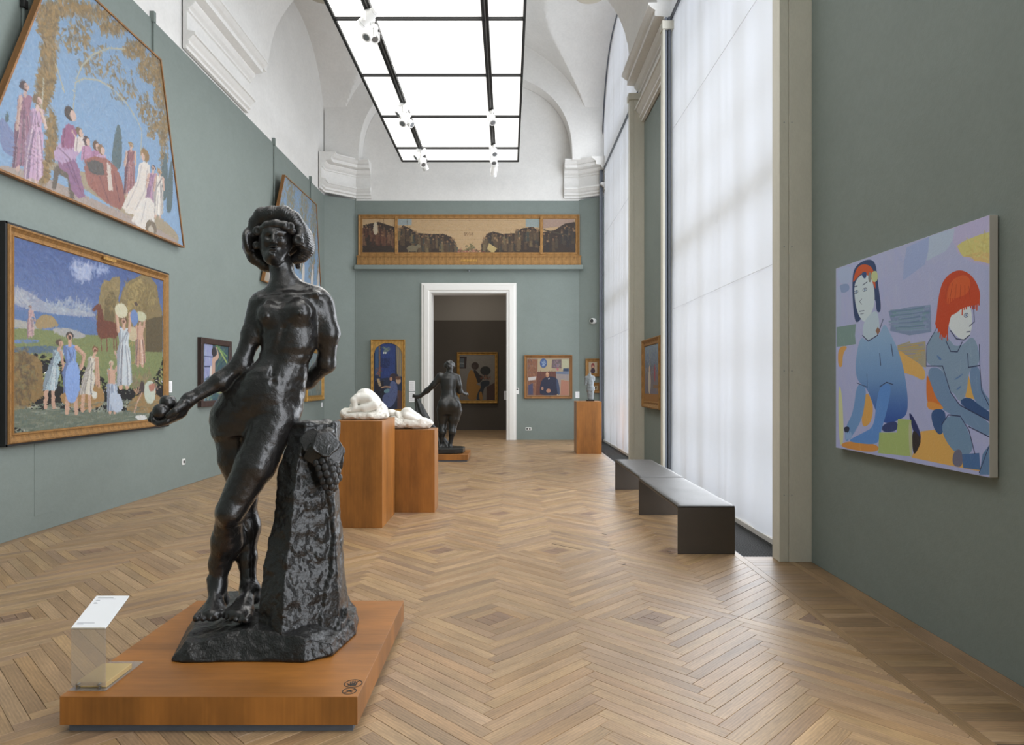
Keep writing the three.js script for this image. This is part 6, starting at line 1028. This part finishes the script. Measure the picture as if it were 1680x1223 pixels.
  picture('gilt-framed painting of a woman in yellow, in the room beyond the doorway', [(X2(749.5) + X2(816.5)) / 2, (Y2(578) + Y2(662)) / 2, -21.4], 0, X2(816.5) - X2(749.5), Y2(578) - Y2(662), 0.09, 0.08, M.gold, tex3);
  // two small ones in the chamfered corner
  const turn = -Math.atan2(0.36, 0.68), cz = (x) => -(ZFAR - (x - 1.83) * 0.36 / 0.68);
  const small = (label, px, py, w2, h2, tx) => { let p = at(px, py, 17.5); for (let i = 0; i < 6; i++) p = at(px, py, -cz(p[0])); picture(label, [p[0], p[1], p[2]], turn, w2, h2, 0.085, 0.06, M.goldDark, tx); };
  small('small gilt-framed picture of a red figure, upper of two in the far corner', 973.5, 603.5, 0.40, 0.46, paint(120, 150, (u, v) => [u, v], (B) => { B.fill('#b9a890'); B.oval('#8a3f40', 0.5, 0.35, 0.2, 0.25); B.blob('#4a3844', [[0.3, 0.5], [0.7, 0.5], [0.8, 1], [0.2, 1]]); B.oval('#c99c84', 0.5, 0.42, 0.1, 0.12); }));
  small('smaller gilt-framed picture, lower of two in the far corner', 977, 636.5, 0.34, 0.27, paint(120, 90, (u, v) => [u, v], (B) => { B.fill('#c0ae8a'); B.oval('#5d4a36', 0.55, 0.55, 0.22, 0.3); B.daub(60, 0, 0, 1, 1, ['#8a7656', '#d0c09a', '#6a5840'], 12, 5, 0.4, 1, 0.6); }));
}
{ // picture on the pier between the windows
  const tex = paint(420, 380, onRight(2.45, 11.05, 12.12, 1.14, 2.13, 8.155, 1050, 540), (B) => {
    B.grad('#8fa0b0', '#6d7688', 0, 150); B.c.fillStyle = '#7a7480'; B.c.fillRect(0, 150, 420, 230); B.daub(300, 0, 0, 1, 0.5, ['#8ea2b4', '#a2b0ba', '#6d7f98', '#9aa89c', '#57689a'], 24, 8, 0.2, 0.8, 0.5); B.daub(220, 0, 0.35, 1, 0.8, ['#6a6f90', '#8a7a70', '#a06a60', '#7d8a6a', '#b0906a'], 22, 7, 1.2, 0.8, 0.5); B.c.fillStyle = '#a0703c'; B.c.fillRect(0, 330, 420, 50);
    B.c.fillStyle = '#b0a06a'; B.c.fillRect(150, 20, 14, 200); B.c.fillStyle = '#cbbfae'; B.c.beginPath(); B.c.ellipse(140, 250, 38, 80, 0, 0, 7); B.c.fill(); B.c.fillStyle = '#d0b4a0'; B.c.beginPath(); B.c.ellipse(140, 160, 16, 22, 0, 0, 7); B.c.fill(); B.c.fillStyle = '#a8505a'; B.c.beginPath(); B.c.ellipse(290, 190, 20, 60, 0, 0, 7); B.c.fill(); B.c.fillStyle = '#8a6a4c'; B.c.fillRect(250, 270, 170, 20);
  });
  picture('ornate gilt-framed painting on the pier between the two curtains', [XR, 1.64, -11.62], -Math.PI / 2, 1.42, 1.2, 0.12, 0.09, M.goldDark, tex);
}
// --- the blue canvas of two seated young people, unframed
{
  const d0 = 3.463, d1 = 5.09, y0 = 0.99, y1 = 2.325, w = d1 - d0, h = y1 - y0;
  const tex = paint(1400, 1148, onRight(2.44, d0, d1, y0, y1, 2.66, 1330, 340), (B) => {
    const c = B.c; B.grad('#b2bae0', '#aeb6e4'); B.daub(500, 0, 0, 1, 1, ['#bac0e2', '#acb6e6', '#bcbee0', '#a2aee2'], 90, 26, 1.3, 0.5, 0.16);
    B.c.globalAlpha = 0.55; B.blob('#c6b8e0', [[600, 90], [790, 20], [790, 260], [700, 240], [640, 200]], false); B.c.globalAlpha = 1; B.blob('#a0b2e0', [[418, 175], [516, 128], [512, 190], [497, 250], [450, 285], [402, 320], [405, 250]], false); B.blob('#b6c8e2', [[516, 128], [628, 90], [620, 140], [590, 190], [540, 215], [505, 235], [514, 180]], false); B.blob('#aebfe2', [[110, 270], [180, 250], [180, 330], [125, 340]]); B.blob('#8aa0cc', [[120, 340], [165, 330], [170, 365], [130, 378]]); B.blob('#aebce0', [[110, 340], [135, 350], [130, 520], [112, 530]]);
    B.blob('#d6cf84', [[638, 168], [662, 150], [700, 134], [740, 118], [786, 106], [786, 205], [740, 196], [700, 205], [664, 215], [650, 195]], false); B.blob('#dcc080', [[664, 215], [700, 203], [740, 194], [786, 200], [786, 248], [740, 236], [715, 234], [700, 218]], false); B.tuft(40, 730, 175, 45, 45, ['#dcd890', '#c9bc74', '#e0cc84'], 40, 9, 0.5);
    B.blob('#7d9a98', [[112, 524], [150, 518], [196, 510], [192, 560], [196, 598], [150, 606], [112, 610]], false); B.blob('#d8a55c', [[118, 610], [165, 605], [138, 640], [138, 700], [118, 698]]); B.blob('#cfd6a8', [[118, 770], [136, 800], [145, 1040], [122, 1044]]);
    B.blob('#8196bc', [[338, 455], [430, 436], [522, 426], [526, 545], [430, 560], [345, 540], [350, 500]], false); for (let i = 0; i < 26; i++) B.line(['#8ba3c4', '#7389b2', '#6f95a8', '#8f9ec6', '#7fa0b4'][i % 5], 9, [[rr(340, 400), 452 + i * 3.4], [430, 445 + i * 3.7], [rr(470, 522), 432 + i * 4]]);
    B.blob('#aaa592', [[378, 605], [500, 585], [503, 700], [430, 690], [378, 650]], false); for (let i = 0; i < 18; i++) B.line(['#a9a58e', '#b5a878', '#9a9cae', '#c0a56c'][i % 4], 9, [[380, 606 + i * 4], [rr(430, 500), 590 + i * 5]]);
    B.blob('#dfb468', [[375, 615], [420, 650], [500, 700], [498, 765], [450, 735], [372, 715]]); B.blob('#dca95a', [[236, 790], [275, 860], [262, 950], [215, 965]]); B.blob('#dfb060', [[440, 1090], [480, 990], [540, 970], [620, 1050], [780, 1160], [700, 1150]]); B.blob('#dfb060', [[480, 980], [560, 970], [640, 1060], [610, 1130], [440, 1095]], false); B.blob('#d6954a', [[150, 1020], [300, 1035], [290, 1078], [122, 1050]]); B.blob('#e0b25e', [[680, 700], [715, 840], [675, 830]], false);
    // the left sitter
    B.blob('#2c4472', [[190, 250], [280, 215], [292, 330], [310, 455], [285, 462], [282, 380], [215, 500], [188, 504], [178, 330]]); B.blob('#cf5a2a', [[180, 330], [200, 260], [235, 245], [275, 265], [285, 370], [272, 330], [225, 280], [192, 320]]);
    B.blob('#cfe0ea', [[188, 330], [225, 285], [270, 310], [282, 410], [262, 470], [235, 510], [205, 470], [190, 400]]); B.blob('#bcd2e4', [[228, 500], [285, 440], [300, 500], [295, 560], [245, 585], [225, 560]]); B.blob('#2f4a80', [[218, 285], [245, 280], [240, 312], [228, 310]]); B.blob('#c3cf9c', [[262, 282], [290, 275], [292, 325], [265, 328]]); B.blob('#8a8f90', [[250, 285], [264, 283], [262, 330], [250, 325]]);
    { const g = c.createLinearGradient(0, B.P(300, 560)[1], 0, B.P(300, 950)[1]); g.addColorStop(0, '#8fb4dc'); g.addColorStop(0.5, '#6f9ad0'); g.addColorStop(1, '#2350a8'); B.path([[215, 560], [245, 590], [300, 560], [320, 500], [350, 560], [380, 620], [410, 720], [430, 900], [380, 935], [310, 950], [270, 860], [245, 790], [200, 760], [192, 680]]); c.fillStyle = g; c.fill(); }
    B.blob('#6f9cd4', [[200, 765], [243, 785], [235, 860], [222, 930], [175, 1010], [148, 1030], [150, 960], [185, 900]]); B.blob('#5c92dc', [[300, 780], [355, 765], [335, 880], [300, 1000], [290, 1040], [190, 1030], [160, 1020], [230, 985], [275, 960], [285, 860]]); B.blob('#1f2c4e', [[143, 960], [170, 958], [165, 985], [146, 985]]); for (const k of [0, 1, 2]) B.blob('#8fb2e2', [[150 + k * 9, 985], [158 + k * 9, 980], [162 + k * 8, 1012], [152 + k * 8, 1020]]);
    B.blob('#2a3f78', [[310, 950], [378, 930], [380, 980], [310, 985]]); B.blob('#1c2c6a', [[425, 890], [450, 920], [485, 1000], [470, 1040], [440, 960]]); B.blob('#2a2226', [[440, 960], [482, 1010], [475, 1045], [445, 1096]]); B.blob('#a8bf78', [[298, 985], [375, 985], [380, 925], [438, 930], [442, 1090], [294, 1075]], false); B.blob('#bcc0a0', [[425, 935], [440, 935], [445, 1094], [430, 1092]]);
    // the right sitter
    B.blob('#8aa4c2', [[505, 690], [510, 600], [545, 530], [600, 570], [650, 640], [700, 560], [730, 600], [735, 700], [690, 700], [680, 830], [640, 860], [580, 700]]); B.blob('#86a2c0', [[502, 600], [548, 528], [600, 600], [660, 610], [705, 555], [735, 620], [736, 695], [682, 700], [675, 840], [575, 790], [575, 690], [503, 694]]);
    B.blob('#7394bc', [[500, 700], [575, 700], [610, 810], [640, 860], [790, 940], [790, 1005], [740, 985], [600, 900], [540, 860]]); B.blob('#7192bc', [[690, 700], [738, 690], [745, 800], [790, 850], [790, 890], [735, 880], [700, 810]]);
    B.blob('#da7a34', [[503, 720], [520, 760], [548, 840], [580, 875], [505, 885]]); B.blob('#e09a4a', [[505, 840], [580, 870], [575, 885], [508, 888]]); B.blob('#2f568e', [[520, 885], [585, 880], [590, 940], [570, 1005], [535, 970]]); B.blob('#2c5288', [[640, 850], [690, 825], [740, 870], [790, 900], [790, 940], [700, 895]]);
    B.blob('#7396ba', [[570, 950], [600, 910], [650, 915], [690, 980], [715, 1075], [640, 1090], [580, 1010]]); B.blob('#5f83b0', [[735, 1170], [750, 1080], [786, 1030], [786, 1170]], false); B.blob('#6d6e86', [[622, 1065], [660, 1055], [665, 1140], [615, 1130]]); B.blob('#456fa6', [[660, 1080], [735, 1075], [740, 1150], [665, 1140]], false);
    B.blob('#dfeaf2', [[600, 440], [650, 400], [700, 430], [706, 520], [690, 570], [660, 582], [620, 550], [595, 510]]);
    B.blob('#c9481f', [[545, 500], [558, 380], [580, 310], [640, 268], [700, 290], [740, 360], [738, 425], [700, 430], [660, 440], [625, 470], [610, 470], [590, 580], [570, 560], [540, 510]]); B.blob('#d9602a', [[600, 330], [660, 290], [700, 310], [690, 380], [620, 400], [590, 440]]); for (let i = 0; i < 16; i++) B.line('#c9481f', 8, [[600 + i * 9, 400], [596 + i * 9.2, 455 + rr(-14, 16) - (i > 9 ? 18 : 0)]]); for (let i = 0; i < 7; i++) B.line('#c9481f', 9, [[560 + i * 6, 470], [548 + i * 8, 540 + rr(-30, 44)]]); for (let i = 0; i < 6; i++) B.line('#b03f1c', 3, [[600 + i * 18, 330 + i * 3], [585 + i * 22, 400]]);
    const ink = '#22305a'; for (const [pts, wd] of [[[[222, 400], [212, 412], [222, 424]], 3], [[[212, 455], [232, 452]], 4], [[[216, 467], [230, 464]], 3], [[[188, 348], [202, 344]], 5], [[[226, 340], [245, 326]], 5], [[[710, 430], [714, 500], [692, 520]], 4], [[[680, 545], [696, 543]], 4], [[[610, 540], [635, 575], [668, 580], [692, 560]], 5], [[[590, 585], [610, 630], [640, 632], [660, 590]], 5], [[[505, 694], [575, 694]], 5], [[[685, 640], [688, 700], [735, 692]], 5], [[[548, 530], [505, 605], [503, 694]], 4], [[[735, 600], [738, 700], [745, 800], [790, 892]], 4], [[[575, 695], [610, 810], [650, 865], [790, 940]], 5], [[[690, 960], [790, 1010]], 5], [[[571, 950], [600, 908], [652, 914], [690, 975], [716, 1078]], 5], [[[300, 640], [304, 690]], 7], [[[350, 600], [358, 650]], 7], [[[244, 730], [246, 790]], 4], [[[300, 785], [330, 765], [358, 775]], 5], [[[200, 768], [244, 786]], 4], [[[782, 1035], [735, 1160]], 4], [[[225, 560], [250, 585], [290, 560], [315, 490]], 6]]) B.line(ink, wd, pts);
    for (const [x, y] of [[197, 370], [235, 360], [678, 472]]) { c.strokeStyle = ink; c.lineWidth = 3; const p = B.P(x, y), q = B.P(x + 9, y); c.beginPath(); c.ellipse(p[0], p[1], Math.abs(q[0] - p[0]), 9, 0, 0, 7); c.stroke(); B.oval('#6a86b4', x, y, 3.5, 5); }
    B.blob('#8f6a58', [[282, 540], [292, 522], [302, 540], [292, 558]], false); for (const pts of [[[545, 640], [575, 665], [560, 670]], [[615, 760], [672, 720], [650, 745]], [[630, 800], [660, 775], [650, 795]]]) B.blob('#5a80b8', pts);
    B.daub(600, 0, 0, 1, 1, ['#ffffff', '#9aa4d0'], 60, 6, 1.2, 0.6, 0.06);
  }, true);
  const t = thing('unframed_canvas', 'unframed canvas of two seated young people in blue, one with orange hair', 'painting', [XR, (y0 + y1) / 2, -(d0 + d1) / 2], -Math.PI / 2);
  mesh('stretched_edges', box(w, h, 0.042, 0, 0, 0.027, 0.002), std({ color: rgb(206, 202, 196), roughness: 0.8, bumpMap: scaled(weave, 5, 5), bumpScale: 0.0003 }), t);
  const p = new THREE.PlaneGeometry(w - 0.003, h - 0.003); p.translate(0, 0, 0.0485); mesh('painted_face', p, canvasMat(tex, 250), t);
}

renderer.render(scene, camera);
